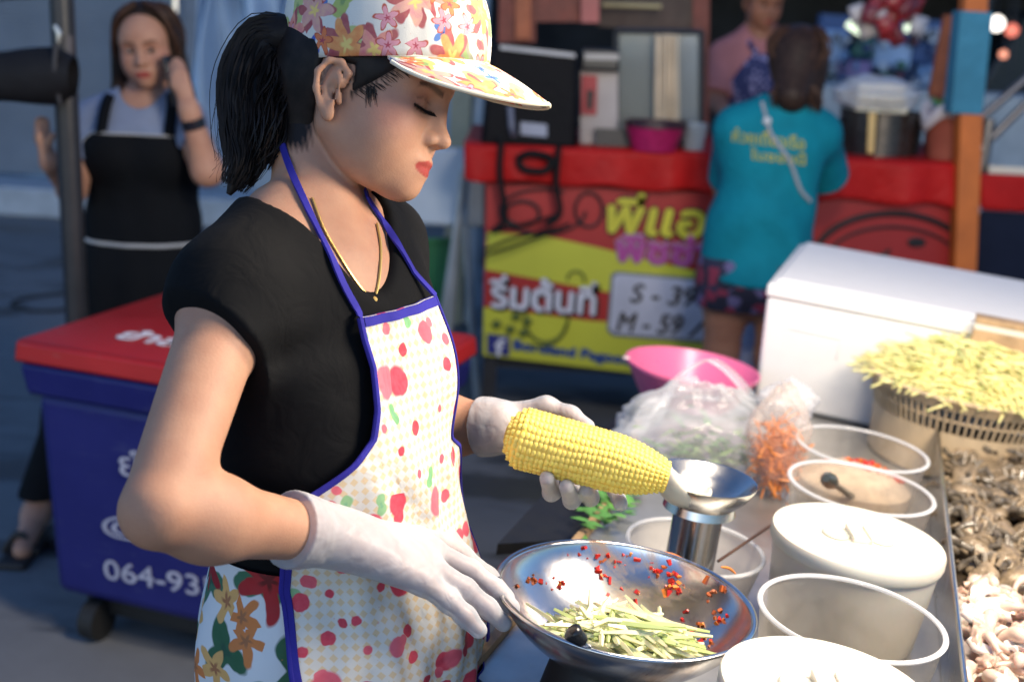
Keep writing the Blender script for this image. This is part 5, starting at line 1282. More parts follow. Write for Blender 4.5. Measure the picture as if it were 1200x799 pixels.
mb = MB(); mb.hexa([S(698, 172, .06), S(740, 176, .06), S(740, 176, .119), S(698, 172, .119)], [S(698, 150, .06), S(740, 152, .06), S(740, 152, .119), S(698, 150, .119)]); mb.build('drip_tray', M('dark tray', (.03, .028, .03), .4), mc)
gc = thing('glass_case', 'glass display case with dark posts on the red stall', 'display case', ctop(770, .35))
gl_ = clear_plastic('dusty glass', (.86, .9, .9), .35, .12, (.42, .44, .42))
mb = MB(); mb.hexa([S(722, 176, .3), S(822, 180, .3), S(822, 180, .31), S(722, 176, .31)], [S(722, 36, .3), S(822, 38, .3), S(822, 38, .31), S(722, 36, .31)]); mb.build('pane', gl_, gc, smooth=False)
mb = MB(); mb.hexa([S(724, 176, .55), S(800, 180, .55), S(800, 180, .56), S(724, 176, .56)], [S(724, 36, .55), S(800, 38, .55), S(800, 38, .56), S(724, 36, .56)]); mb.build('back_panel', M('grey back panel', (.27, .28, .27), .6, var=.25, vscale=6), gc, smooth=False)
mb = MB(); mb.hexa([S(800, 178, .55), S(822, 178, .55), S(822, 178, .56), S(800, 178, .56)], [S(800, 38, .55), S(822, 38, .55), S(822, 38, .56), S(800, 38, .56)]); mb.build('side_panel', M('blue green backing', (.20, .28, .36), .6, var=.4, vscale=5), gc, smooth=False)
for x in (722, 822):
    for dy in (.29, .56):
        mb = MB(); mb.tube([S(x, 180, dy), S(x, 36, dy)], .011, 8); mb.build('post', dk, gc)
mb = MB(); mb.tube([S(722, 36, .29), S(822, 38, .29)], .011, 8); mb.build('top_rail', dk, gc)
kb = thing('skewer_bundle', 'bundle of pale wooden skewers standing in the glass case', 'skewers', ctop(783, .25))
mb = MB()
for k in range(34): 
    x = 768 + 26 * rnd.random(); dy = .2 + .07 * rnd.random(); mb.tube([S(x + rnd.uniform(-2, 2), 142, dy), S(x, 40 + 3 * rnd.random(), dy)], .0045, 5)
sk_ = mb.build('skewers', M('pale bamboo sticks', (.62, .50, .36), .6, var=.2), kb); sk_['kind'] = 'stuff'
mb = MB(); mb.lathe([(.07, -.0), (.075, .0), (.08, .10), (.076, .1), (.07, .004), (0, .004)], S(781, 172, .235), 24); mb.build('holder', M('dark tin', (.06, .055, .05), .4, .6), kb)
mg = thing('magenta_basket', 'magenta plastic basket with a dark rim on the red cloth', 'basket', ctop(768, .02))
c = S(768, 148, .0); rr_ = 36 * zc_of(c) / FPX
mb = MB(); mb.lathe([(0, -.085), (rr_ * .72, -.085), (rr_ * .78, -.06), (rr_ * .98, 0), (rr_ * .94, 0), (rr_ * .74, -.07), (0, -.08)], c, 40); mb.build('basket', M('magenta plastic', (.34, .012, .09), .4, var=.2, vscale=40), mg, ang=50)
mb = MB(); mb.lathe([(rr_ * .94, 0), (rr_ * 1.03, 0), (rr_ * 1.03, .018), (rr_ * .94, .018), (rr_ * .94, 0)], c, 40); mb.build('rim', M('dark rim', (.03, .01, .02), .4), mg)
cpn = thing('plastic_cup', 'cloudy plastic cup beside the magenta basket', 'cup', ctop(812, .05))
c = S(812, 176, .05); mb = MB(); mb.lathe([(0, 0), (.035, 0), (.046, .095), (.044, .095), (.033, .004), (0, .004)], c, 24); mb.build('cup', clear_plastic('cloudy cup', (.8, .85, .88), .6, .3, (.42, .47, .5)), cpn)
ptt = thing('cooking_pot', 'large steel cooking pot with a pale wooden spatula on its side', 'pot', ctop(1027, .15))
c = S(1027, 186, .22); rr_ = 47 * zc_of(c) / FPX
mb = MB(); mb.lathe([(0, .0), (rr_, .0), (rr_, .168), (rr_ * 1.04, .17), (rr_ * 1.04, .178), (rr_ * .97, .178), (rr_ * .97, .01), (0, .01)], c, 48); mb.build('pot', M('dark steel pot', (.10, .09, .085), .25, .85, var=.3), ptt, ang=50)
for s in (-1, 1):
    mb = MB(); mb.tube(spline([c + A(s * rr_, -.03, .13), c + A(s * rr_ * 1.25, -.0, .135), c + A(s * rr_, .03, .13)], 12), .008, 8); mb.build('handle', M('dark steel pot', (.1, .09, .085)), ptt)
mb = MB(); mb.hexa([S(1016, 180, -.01), S(1024, 180, -.01), S(1024, 180, .0), S(1016, 180, .0)], [S(1018, 132, -.01), S(1027, 132, -.01), S(1027, 132, .0), S(1018, 132, .0)]); tag(mb.build('wooden_spatula', M('pale spatula wood', (.62, .42, .16), .5), bevel=.003), 'pale wooden spatula standing against the steel pot', 'spatula')
fx = thing('stacked_boxes', 'stack of white foam food boxes on the pot, in a clear bag', 'food boxes', S(1027, 130, .2))
for k in range(3):
    c = S(1027, 126 - 12 * k, .2); mb = MB(); mb.box(c, (.19 - .01 * k, .17, .034)); mb.build('food_box', white_pl, fx, bevel=.01)
mb = MB(); c = S(1027, 112, .2); V = np.zeros((30, 20, 3))
for i in range(30):
    for j in range(20):
        a = 2 * math.pi * i / 30; b = math.pi * (j / 19 - .5); d = A(math.cos(a) * math.cos(b), math.sin(a) * math.cos(b), math.sin(b)); V[i, j] = c + d * A(.15, .13, .075) * (1 + .15 * noise3(d, 5, 3))
mb.grid(V, close_u=True); mb.build('bag_film', clear_plastic('hazy film', (.95, .95, .95), .3, .2, (.75, .75, .78)), fx, ang=180)
bu = thing('plastic_bucket', 'terracotta coloured bucket lined with a white bag, beside the orange post', 'bucket', ctop(1103, .1))
c = S(1105, 194, .1); rr_ = 26 * zc_of(c) / FPX
mb = MB(); mb.lathe([(0, 0), (rr_ * .72, 0), (rr_ * 1.05, .185), (rr_ * 1.1, .19), (rr_ * 1.0, .192), (rr_ * .68, .01), (0, .01)], c, 32); mb.build('bucket', M('terracotta plastic', (.27, .07, .045), .5, var=.15), bu, ang=50)
mb = MB(); V = np.zeros((30, 8, 3))
for i in range(30):
    for j in range(8):
        a = 2 * math.pi * i / 30; r_ = rr_ * (1.12 + .12 * math.sin(5 * a) * (j / 7)); z = [.15, .18, .2, .205, .2, .19, .18, .17][j]; k_ = [1.06, 1.1, 1.1, 1.02, .95, .9, .85, .8][j] - .03 * (j > 3)
        V[i, j] = c + A(r_ * k_ * math.cos(a), r_ * k_ * math.sin(a), z + .03 * math.sin(3 * a + 1) * (j < 4))
mb.grid(V, close_u=True); mb.build('liner', M('white liner film', (.52, .48, .50), .4), bu, ang=180, solid=.002)
mb = MB()
for k in range(16):
    a = rnd.uniform(0, 6.28); p = c + A(.3 * rr_ * math.cos(a), .3 * rr_ * math.sin(a), .19); q = p + A(.06 * math.cos(a), .06 * math.sin(a), .05); s_ = A(-math.sin(a), math.cos(a), 0) * .015
    mb.grid(np.array([[p, p, p], [lerp(p, q, .5) - s_, lerp(p, q, .5) + A(0, 0, .01), lerp(p, q, .5) + s_], [q, q, q]]))
tag(mb.build('green_vegetable', gleaf[0], loc=c), 'green leaves sticking out of the terracotta bucket', 'vegetable', kind='stuff')
# extension on the right
ex = thing('side_table', 'side table under red cloth with a navy skirt, right of the orange post', 'table', A(S(1240, 300)[0], SY + .3, 0))
mb = MB(); mb.hexa([S(1148, 246, -.06), S(1400, 262, -.06), S(1400, 262, .7), S(1148, 246, .7)], [S(1148, 203, -.06), S(1400, 214, -.06), S(1400, 214, .7), S(1148, 203, .7)]); mb.build('cloth_top', redcloth, ex, bevel=.015)
mb = MB(); a, b = S(1150, 246, -.03), S(1400, 262, -.03); mb.hexa([A(a[0], SY - .03, .1), A(b[0], SY - .03, .1), A(b[0], SY + .68, .1), A(a[0], SY + .68, .1)], [S(1150, 246.5, -.03), S(1400, 262.5, -.03), S(1400, 262.5, .68), S(1150, 246.5, .68)]); mb.build('skirt', cloth_mat('navy cloth', (.010, .014, .030), .8), ex, smooth=False)
for x in (1152, 1395): 
    a = S(x, 300, .3); mb = MB(); mb.box((a[0], a[1], .05), (.04, .5, .0995)); mb.build('leg', dk, ex)
mb = MB(); mb.hexa([S(1158, 204, .1), S(1215, 207, .1), S(1215, 207, .4), S(1158, 204, .4)], [S(1158, 194, .1), S(1215, 197, .1), S(1215, 197, .4), S(1158, 194, .4)]); tag(mb.build('white_tray', white_pl, bevel=.004), 'white foam tray on the red side table', 'tray')
rb = thing('folded_stand', 'crossed grey steel tubes of a folded stand on the red side table', 'stand', S(1180, 195, .3))
for a, b in (((1146, 178), (1262, 62)), ((1148, 140), (1240, 60))): mb = MB(); mb.tube([S(*a, .3), S(*b, .3)], .016, 10); mb.build('tube', M('grey steel tube', (.16, .15, .15), .35, .6), rb)
mb = MB(); mb.tube([S(1150, 205, .3), S(1160, 140, .3)], .022, 10); mb.build('foot', M('grey steel tube', (.16, .15, .15)), rb)

# ------------------------------------------------------------------ behind the cook's face: chest on a folding stand
cs = thing('foam_chest', 'pale box on a folding stand of light tubes, left of the red stall', 'chest', Y(505, 330, 5.0))
mb = MB(); mb.hexa([Y(455, 262, 5.0), Y(548, 266, 5.0), Y(548, 266, 5.45), Y(455, 262, 5.45)], [Y(455, 170, 5.0), Y(548, 174, 5.0), Y(548, 174, 5.45), Y(455, 170, 5.45)]); mb.build('box', M('pale blue white foam', (.46, .54, .64), .6, var=.05), cs, bevel=.015)
mb = MB(); mb.hexa([Y(548.5, 266, 4.98), Y(568, 266, 4.98), Y(568, 266, 5.4), Y(548.5, 266, 5.4)], [Y(548.5, 186, 4.98), Y(568, 188, 4.98), Y(568, 188, 5.4), Y(548.5, 186, 5.4)]); mb.build('end_panel', M('cream end panel', (.50, .46, .44), .6), cs, bevel=.01)
lt = M('light steel tube', (.42, .46, .50), .35, .5)
for a, b in (((546, 190), (505, 470)), ((541, 200), (520, 470)), ((470, 262), (458, 480)), ((545, 265), (560, 485))):
    A0, B0 = Y(*a, 4.94), Y(*b, 4.94); B0 = A0 + (B0 - A0) * (A0[2] / (A0[2] - B0[2])); mb = MB(); mb.tube([A0, B0], .014, 8); mb.build('leg', lt, cs)
gb = thing('green_crate', 'green plastic crate under the pale box', 'crate', Y(505, 330, 5.3)); z0 = Y(505, 312, 5.3)
mb = MB(); mb.hexa([A(z0[0] - .14, 5.2, 0), A(z0[0] + .1, 5.2, 0), A(z0[0] + .1, 5.5, 0), A(z0[0] - .14, 5.5, 0)], [Y(468, 285, 5.2), Y(528, 283, 5.2), Y(528, 283, 5.5), Y(468, 285, 5.5)]); mb.build('crate', M('green plastic', (.02, .16, .06), .45), gb, bevel=.01)
mb = MB(); mb.hexa([Y(466, 287, 5.18), Y(530, 285, 5.18), Y(530, 285, 5.52), Y(466, 287, 5.52)], [Y(466, 280, 5.18), Y(530, 278, 5.18), Y(530, 278, 5.52), Y(466, 280, 5.52)]); mb.build('rim', M('green plastic', (.02, .16, .06)), gb, bevel=.004)
bp = thing('cream_pillar', 'cream painted pillar with a grey pipe behind the cap brim', 'pillar', A(Y(544, 150, 6.2)[0], 6.3, 0))
a, b = Y(528, 120, 6.2)[0], Y(552, 120, 6.2)[0]
mb = MB(); mb.box(((a + b) / 2, 6.3, 1.6), (b - a, .2, 3.2)); mb.build('pillar', M('cream paint', (.42, .38, .26), .7), bp)
mb = MB(); mb.tube([(b + .035, 6.25, 0), (b + .035, 6.25, 3.2)], .032, 12); mb.build('pipe', M('pale grey pipe', (.48, .52, .56), .4), bp)
# rest of the market, far behind
def far_box(name, label, cat, a, b, y, dep, mat, group=None):
    A0, B0 = Y(a[0], b[1], y), Y(b[0], a[1], y); mb = MB(); mb.box(((A0[0] + B0[0]) / 2, y + dep / 2, (A0[2] + B0[2]) / 2), (abs(B0[0] - A0[0]), dep, abs(B0[2] - A0[2])))
    o = mb.build(name, mat, bevel=.02); return tag(o, label, cat, group)
mk = thing('market_hall', 'long dark market hall closing the view behind the red stall', 'building', (2.0, 13, 0))
mb = MB(); mb.box((4.4, 13.2, 2.6), (16, .3, 5.2)); mb.build('wall', M('dark hall wall', (.045, .05, .06), .8, var=.5, vscale=1.2), mk)
mb = MB(); G = np.zeros((60, 2, 3))
for i in range(60):
    for k, (yy, zz_) in enumerate(((9.2, 2.05), (12.9, 3.2))): G[i, k] = (-1.0 + 11 * i / 59, yy, zz_ + .03 * (i % 2))
mb.grid(G); mb.build('awning', M('grey awning sheet', (.20, .22, .25), .5, .4), mk, smooth=False, solid=.006)
for x in (-.9, 3.2, 6.5, 9.8): mb = MB(); mb.box((x, 9.4, 1.03), (.08, .08, 2.06)); mb.build('awning_post', dk, mk)
bs = thing('market_table', 'low pale fish table with a blue tray front, far behind the teal shirt', 'table', A(Y(1030, 130, 8)[0], 8.2, 0))
A0, B0 = Y(950, 132, 8.0), Y(1260, 132, 8.0)
mb = MB(); mb.box(((A0[0] + B0[0]) / 2, 8.3, Y(1030, 105, 8)[2] / 2), (B0[0] - A0[0], .5, Y(1030, 105, 8)[2])); mb.build('table', M('pale tiled table', (.45, .46, .45), .6), bs)
bluem = M('market blue', (.05, .10, .24), .5, var=.3, vscale=3); pbl = M('pale blue plastic', (.30, .42, .62), .5, var=.2, vscale=5)
pan = thing('blue_display', 'tall blue display stand stacked with pale packs behind the steel pot', 'display', A(Y(1040, 60, 8.9)[0], 9.0, 0))
A0, B0 = Y(955, 105, 8.9), Y(1108, 25, 8.9)
mb = MB(); mb.box(((A0[0] + B0[0]) / 2, 9.0, B0[2] / 2), (B0[0] - A0[0], .12, B0[2])); mb.build('back', bluem, pan)
for (x0, y0, x1, y1, m_) in [(962, 36, 992, 74, pbl), (1020, 52, 1068, 80, pbl), (1066, 34, 1104, 48, M('white packs', (.58, .62, .68), .5)), (1072, 78, 1100, 100, pbl), (996, 44, 1024, 66, M('dull green pack', (.05, .16, .14), .5)), (975, 72, 1020, 92, M('violet pack', (.24, .17, .36), .5)), (1024, 80, 1052, 92, M('dark pack', (.03, .05, .08), .5)), (958, 84, 976, 98, pbl), (1066, 52, 1106, 74, M('deep blue pack', (.04, .09, .24), .5))]:
    a, b = Y(x0, y1, 8.75), Y(x1, y0, 8.75); mb = MB(); mb.box((a + b) / 2, (b[0] - a[0], .12, b[2] - a[2])); mb.build('pack', m_, pan, bevel=.02)
pcols = [M('pack %s' % n, c, .45, var=.3, vscale=12) for n, c in (('navy', (.02, .04, .12)), ('grey', (.16, .18, .22)), ('maroon', (.14, .03, .04)), ('pale', (.45, .50, .58)), ('green', (.04, .12, .08)), ('dark', (.015, .018, .025)), ('sky', (.16, .28, .48)))]
for k in range(46):
    px, py = rnd.uniform(958, 1104), rnd.uniform(28, 98); w_, h_ = rnd.uniform(5, 14), rnd.uniform(5, 13)
    a, b = Y(px, py + h_, 8.62), Y(px + w_, py, 8.62); mb = MB(); mb.box((a + b) / 2 + A(0, rnd.uniform(-.02, .05), 0), (b[0] - a[0], rnd.uniform(.03, .08), b[2] - a[2]), np.array(Matrix.Rotation(rnd.uniform(-.25, .25), 3, 'Y'))); mb.build('pack', rnd.choice(pcols), pan, bevel=.01)
for i, (px, py, rot) in enumerate(((1001, 33, -.5), (1070, 32, .25))):
    o = thing('tube_lamp', ('short lit lamp at the left of the hanging packets' , 'short lit lamp at the right of the hanging packets')[i], 'lamp', Y(px, py, 8.4))
    c = Y(px, py, 8.4); d = A(math.cos(rot), 0, math.sin(rot)) * .05
    mb = MB(); mb.tube([c - d, c + d], .024, 10); mb.build('tube', glow('greenish lamp glow', (.85, 1, .75), 1.6), o)
    mb = MB(); mb.tube([c + A(0, .05, .03), c + A(0, .25, .6)], .008, 6); mb.build('cord', dk, o)
for i, (px, py, col_, r_, s_, lb) in enumerate([(1168, 28, (1, .93, .85), .055, 3, 'bright white round lamp far behind the orange post'), (1186, 36, (1, .25, .18), .045, 1.3, 'red round lamp next to the white one'), (1176, 64, (1, .38, .25), .03, 1.5, 'small orange lamp below the white one'), (1180, 128, (.8, .95, 1), .016, 1.5, 'tiny pale lamp low behind the grey tubes')]):
    y = 9.6; c = Y(px, py, y); o = thing('round_lamp', lb, 'lamp', c); mb = MB(); mb.lathe([(r_ * math.sin(a), r_ * math.cos(a)) for a in np.linspace(0, math.pi, 13)], c, 20); mb.build('globe', glow('lamp glow %d' % i, col_, s_), o, ang=180)
    mb = MB(); mb.tube([c + A(0, 0, r_), c + A(0, .1, .8)], .006, 6); mb.build('cord', dk, o)
dv = thing('dark_van', 'dark parked van behind the orange post, mostly hidden', 'van', A(Y(1200, 100, 10.5)[0], 10.8, 0))
A0, B0 = Y(1150, 100, 10.4), Y(1420, 40, 10.4)
mb = MB(); poly = [A(A0[0], 10.4, .35), A(B0[0], 10.4, .35), A(B0[0], 10.4, 1.55), A(B0[0] - .5, 10.4, 1.75), A(A0[0] + .25, 10.4, 1.75), A(A0[0], 10.4, 1.2)]; mb.prism(poly, A(0, 1.6, 0)); mb.build('body', M('dark car paint', (.012, .018, .026), .25), dv, bevel=.05)
for x in (A0[0] + .45, B0[0] - .5): mb = MB(); mb.tube([(x, 10.38, .32), (x, 10.6, .32)], .31, 24); mb.build('wheel', M('black rubber', (.012, .012, .012)), dv)
mb = MB(); mb.prism([A(A0[0] + .3, 10.39, 1.15), A(B0[0] - .6, 10.39, 1.15), A(B0[0] - .75, 10.39, 1.6), A(A0[0] + .4, 10.39, 1.6)], A(0, .02, 0)); mb.build('window', M('dark glass', (.03, .05, .07), .08), dv)
hg = thing('hanging_packets', 'bunch of red and white snack packets hanging above the stall', 'snack packets', Y(1045, 0, 5.6))
pk = [M('red packet', (.36, .03, .035), .35, var=.3, vscale=30), M('white packet', (.55, .50, .50), .35, var=.2), M('maroon packet', (.20, .03, .04), .4)]
for k in range(26):
    c = Y(1045 + rnd.gauss(0, 18), 14 + rnd.gauss(0, 14), 5.6 + rnd.uniform(-.06, .06)); mb = MB(); q = np.array(Matrix.Rotation(rnd.uniform(-.6, .6), 3, 'Y') @ Matrix.Rotation(rnd.uniform(-.6, .6), 3, 'Z'))
    G = np.zeros((5, 5, 3)); 
    for i in range(5):
        for j in range(5): G[i, j] = q @ A((i - 2) * .016, -.012 * math.cos((i - 2) * .7) * math.cos((j - 2) * .7), (j - 2) * .02) + c
    G2 = G + q @ A(0, .016, 0); mb.grid(G, thick=G2); mb.build('packet', pk[rnd.choice((0, 0, 1, 2))], hg, ang=180)
mb = MB(); mb.tube([Y(1045, 10, 5.6), Y(1045, -90, 5.6)], .006, 6); mb.build('cord', dk, hg)
mb = MB()
for k in range(3): 
    V = np.zeros((16, 10, 3)); c = A(S(880 + 8 * k, 405, -.1)[0], SY - .22 + .05 * k, .33 - .0 * k)
    for i in range(16):
        for j in range(10):
            a = 2 * math.pi * i / 16; b = math.pi * (j / 9 - .5); d = A(math.cos(a) * math.cos(b), math.sin(a) * math.cos(b), math.sin(b)); V[i, j] = c + d * A(.09, .09, .32) * (1 + .2 * noise3(d, 4, k))
    V[..., 2] = np.maximum(V[..., 2], .0); mb.grid(V, close_u=True)
tag(mb.build('rubbish_bag', clear_plastic('bluish bag film', (.8, .85, .95), .6, .25, (.40, .45, .66)), ang=180), 'bluish white plastic bag hanging low beside the teal shirted person', 'plastic bag')

mb = MB(); q = [hit(x, y, (0, 0, .008), Zup) for x, y in ((92, 342), (60, 345), (26, 350), (14, 356), (28, 363), (62, 364), (86, 360))]
tag(mb.tube(spline(q, 40), .008, 8).build('rubber_hose', M('black rubber', (.012, .012, .012))), 'thin black hose looped on the ground behind the canopy pole', 'hose')
# ------------------------------------------------------------------ the other people
def simple_body(name_parent, prims, head, H, O, s, col, h, lo, hi, mat=None):
    b = Sdf(prims + [Grp(head, .014)]); grown(b, 'body', mat or skin_mat(), name_parent, h, lo, hi, col=col); return b
def two_legs(hipc, lat, fw, s=1.0, step=None):
    out = []
    for k in (-1, 1):
        hp = hipc + lat * .085 * k; kn_ = A(hp[0] + fw[0] * .03, hp[1] + fw[1] * .03, .46 * s); an = A(hp[0], hp[1], .075)
        if step is not None and k < 0: an = step; kn_ = lerp(hp, an, .48) + fw * .05
        out += [Cone(hp, kn_, .085, .055, .05), Cone(kn_, an, .053, .035, .04), Cone(an, an + fw * .14 + A(0, 0, -.045), .036, .026, .03)]
    return out
skin2 = (.44, .28, .21)
# woman on the phone
D = 3.72
ph = thing('person', 'woman in grey shirt and black apron, on the phone behind the pole', 'person', A(Y(165, 400, D)[0], D, 0))
fw = nrm(A(.10, -1, 0)); lat = nrm(np.cross(Zw, fw)); B2 = np.stack([fw, lat, Zw], 1)      # lat: her left
O2 = P(174, 60, 3.66); H2 = head_axes(nrm(A(.06, -1, -.14)), Zw + .10 * A(-1, 0, 0))
ch2, wa2, hp2 = P(168, 178, 3.74), P(168, 262, 3.80), P(168, 335, 3.86)
nb2_ = P(172, 112, 3.72)
sR, sL = P(112, 142, 3.72), P(216, 142, 3.72)
eL, wL = P(243, 200, 3.62), P(222, 130, 3.54); tipL = P(206, 84, 3.50)
eR, wR_ = P(84, 222, 3.66), P(58, 190, 3.48)
t2 = [Ell(ch2, (.10, .165, .15), B2, .05), Ell(wa2, (.10, .15, .15), B2, .06), Ell(hp2, (.12, .175, .16), B2, .06), Cone(nb2_, sR, .05, .052, .05), Cone(nb2_, sL, .05, .052, .05),
      Ell(ch2 + B2 @ A(.06, -.07, -.0), (.06, .065, .065), B2, .035), Ell(ch2 + B2 @ A(.06, .07, -.0), (.06, .065, .065), B2, .035)]
a2 = [Cone(sR, eR, .046, .038, .03), Cone(eR, wR_, .038, .026, .03), Cone(sL, eL, .046, .04, .03), Cone(eL, wL, .042, .027, .03)]
hd2 = [Cone(wL, P(214, 102, 3.53), .023, .026, .02, flat=(A(0, 1, 0), .6))]
for k, (x, y) in enumerate(((203, 74), (207, 69), (211, 68), (216, 72))):
    hd2 += [Cone(P(209 + 3 * k, 100, 3.53), P(x + 1, y + 16, 3.525), .0095, .0085, .008), Cone(P(x + 1, y + 16, 3.525), P(x - 3, y + 2, 3.55), .0085, .007, .006)]
hd2 += [Cone(P(214, 108, 3.53), P(204, 99, 3.53), .012, .009, .01), Cone(P(204, 99, 3.53), P(199, 87, 3.55), .009, .007, .008)]
hd2 += [Cone(wR_, P(50, 162, 3.46), .026, .030, .02, flat=(A(1, 0, 0), .6))]
for k in range(4): hd2 += [Cone(P(44 + 4 * k, 164, 3.46), P(44 + 3.5 * k, 142 - 2 * (k in (1, 2)), 3.45), .0095, .008, .008)]
hd2 += [Cone(P(52, 178, 3.46), P(62, 158, 3.44), .012, .008, .01)]
stepL = hit(42, 603, (0, 0, .08), Zup); legs2 = two_legs(hp2 + A(0, 0, -.08), lat, fw, 1.0, stepL)
neck2 = [Cone(O2 + H2 @ A(-.03, 0, -.03), nb2_ + A(0, .02, -.03), .048, .055, .035)]
simple_body(ph, t2 + neck2 + a2 + hd2 + legs2, head_prims(O2, H2, 1.0), H2, O2, 1, head_paint(O2, H2, 1, skin2, (.30, .05, .05), (.42, .17, .13), (.03, .02, .017)), .0045, A(-1.9, 2.9, 0), A(-.6, 4.2, 1.75))
# eyes
def eyes(par, O, H, s=1.0, look=(0, 0)):
    for sy in (-1, 1):
        c = O + H @ A(.0785, .0290 * sy, .0168) * s; f = nrm(H @ A(1, look[0], look[1]))
        mb = MB(); mb.lathe([(.0118 * math.sin(a), .0118 * math.cos(a)) for a in np.linspace(0, math.pi, 13)], c, 20, frame(f)); e_ = mb.build('eye', M('eye white', (.6, .58, .56), .2), par, ang=180)
        mb = MB(); mb.lathe([(.0056 * math.sin(a), .0108 + .0012 * math.cos(a)) for a in np.linspace(0, math.pi / 2, 6)], c, 16, frame(f)); mb.build('iris', M('dark iris', (.012, .008, .006), .12), e_, ang=180)
        for z0, rr_ in ((.0062, .0020), (-.0058, .0012)):
            mb = MB(); q = [c + H @ A(math.sqrt(max(0, .0128 ** 2 - (yy) ** 2 - (z0 * (1 - (yy / .0125) ** 2)) ** 2)), yy, z0 * (1 - (yy / .0125) ** 2)) for yy in np.linspace(-.0115, .0115, 11)]
            mb.tube(q, rr_ * .6, 6); mb.build('eyelash', hair_mat('lash'), e_)
eyes(ph, O2, H2, 1, (.25, .0))
hr2 = Sdf([Ell(O2 + H2 @ A(-.012, 0, .045), (.100, .084, .096), H2, .03), Cone(O2 + H2 @ A(-.05, 0, .02), P(174, 130, 3.78), .08, .07, .05),
          Cone(O2 + H2 @ A(-.0, -.078, .02), P(138, 108, 3.70), .026, .018, .03), Cone(P(138, 108, 3.70), P(130, 126, 3.70), .018, .008, .02), Cone(O2 + H2 @ A(.0, .078, .02), P(222, 120, 3.72), .024, .022, .03),
          Ell(O2 + H2 @ A(.10, 0, -.02), (.07, .068, .098), H2, .02, 's')])
hb2 = grown(hr2, 'hair', hair_mat('brown black hair', (.020, .013, .010)), ph, .0055, O2 - A(.25, .25, .35), O2 + A(.25, .3, .2))
mb = MB()
for k in range(7):
    for sy in (-1, 1):
        a0 = O2 + H2 @ A(.03 - .016 * k, .012 * sy, .139 - .004 * k); a1 = O2 + H2 @ A(.055 - .02 * k, .062 * sy, .105); a2_ = O2 + H2 @ A(.035 - .018 * k, .086 * sy, .03); a3_ = O2 + H2 @ A(.0, .088 * sy, -.06)
        e_ = P(131 + 3 * k, 128 + rnd.uniform(-6, 6), 3.68) if sy < 0 else P(224 - 2 * k, 116 + rnd.uniform(-6, 6), 3.70)
        strand_tubes(mb, [a0, a1, a2_, a3_, e_], 7, [.006, .010, .012, .014, .012], .0042, 70 + k, wav=.003)
mb.build('hair_lengths', hair_mat('brown hair lengths', (.045, .022, .014)), hb2)
gshirt = Sdf([q.grow(.010) for q in t2[:2] + t2[3:]] + [Cut(Cone(sR, lerp(sR, eR, .9), .058, .056, .03), lerp(sR, eR, .62), eR - sR), Cut(Cone(sL, lerp(sL, eL, .9), .058, .056, .03), lerp(sL, eL, .55), eL - sL), Cone(nb2_ + A(0, -.03, .0), nb2_ + A(0, -.04, .15), .062, .08, .01, 's'), Fn(lambda p: -(p[:, 2] - wa2[2]), .004)])
grown(gshirt, 'shirt', cloth_mat('grey blue shirt', (.20, .24, .34), .85), ph, .006, A(-1.8, 3.2, .7), A(-.6, 4.2, 1.6))
form2 = Sdf([q.grow(.016) for q in t2[:3] + t2[5:]] + [Cone(hp2, A(hp2[0], hp2[1], .55), .17, .19, .06, flat=(fw, .8))])
def front_sheet(form, cen0, cen1, lat_, fw_, z0, z1, wtop, wbot, off, nu=40, nv=60, fl=.004):
    u = np.linspace(-1, 1, nu); v = np.linspace(0, 1, nv); UU, VV = np.meshgrid(u, v, indexing='ij')
    z = z0 + (z1 - z0) * VV; w_ = wtop + (wbot - wtop) * np.clip((VV - .0) / .35, 0, 1) ** .7
    t = np.clip((z - z0) / (cen1[2] - cen0[2] - 1e-9), 0, 1)
    th = UU * w_; d = np.cos(th)[..., None] * fw_ + np.sin(th)[..., None] * lat_
    ax = cen0 + (cen1 - cen0) * np.clip((z - cen0[2]) / (cen1[2] - cen0[2]), 0, 1)[..., None]; ax[..., 2] = z
    out = []
    for o_ in (off, off - .003):
        p, _ = drape(form, (ax + d * .42).reshape(-1, 3), (-d).reshape(-1, 3), o_, .40); out.append(p.reshape(nu, nv, 3) + d * (fl * np.sin(9 * th + 12 * z) * np.clip(VV, .1, 1))[..., None])
    return out
zt2 = P(168, 156, 3.66)[2]
G, Gb = front_sheet(form2, ch2, hp2, lat, fw, zt2, .50, .85, 1.7, .006)
mb = MB(); mb.grid(G, thick=Gb); bk_ap = mb.build('apron', cloth_mat('black twill', (.005, .006, .008), .85), ph, ang=180)
mb = MB(); mb.tube(G[:, 0], .0035, 6); mb.tube(G[0, :14], .003, 6); mb.tube(G[-1, :14], .003, 6); mb.build('trim', M('pale piping', (.40, .41, .42), .7), bk_ap)
mb = MB(); zw = 22; i_ = int(60 * (zt2 - P(168, 283, 3.74)[2]) / (zt2 - .5)); mb.tube(G[:, i_], .006, 6); mb.build('waist_tie', M('pale piping', (.4, .41, .42)), bk_ap)
for s_, X, Yy in ((0, G[4, 0], sR), (1, G[-5, 0], sL)):
    q = [X, P((126, 202)[s_], 118, 3.64), P((136, 196)[s_], 106, 3.72), P((140, 194)[s_], 104, 3.8)]; mb = MB(); G3 = spline(q, 16); mb.grid(np.stack([G3 - A(.016, 0, 0), G3 - A(0, .004, 0), G3 + A(.016, 0, 0)], 1)); mb.build('strap', cloth_mat('black twill', (.009, .01, .012)), bk_ap, ang=180, solid=.004)
mb = MB(); dwl = nrm(eL - wL); q = wL + dwl * .035; mb.tube([q - dwl * .014, q + dwl * .014], .0335, 20); mb.build('wristwatch', M('dark watch', (.01, .012, .02), .3), ph)
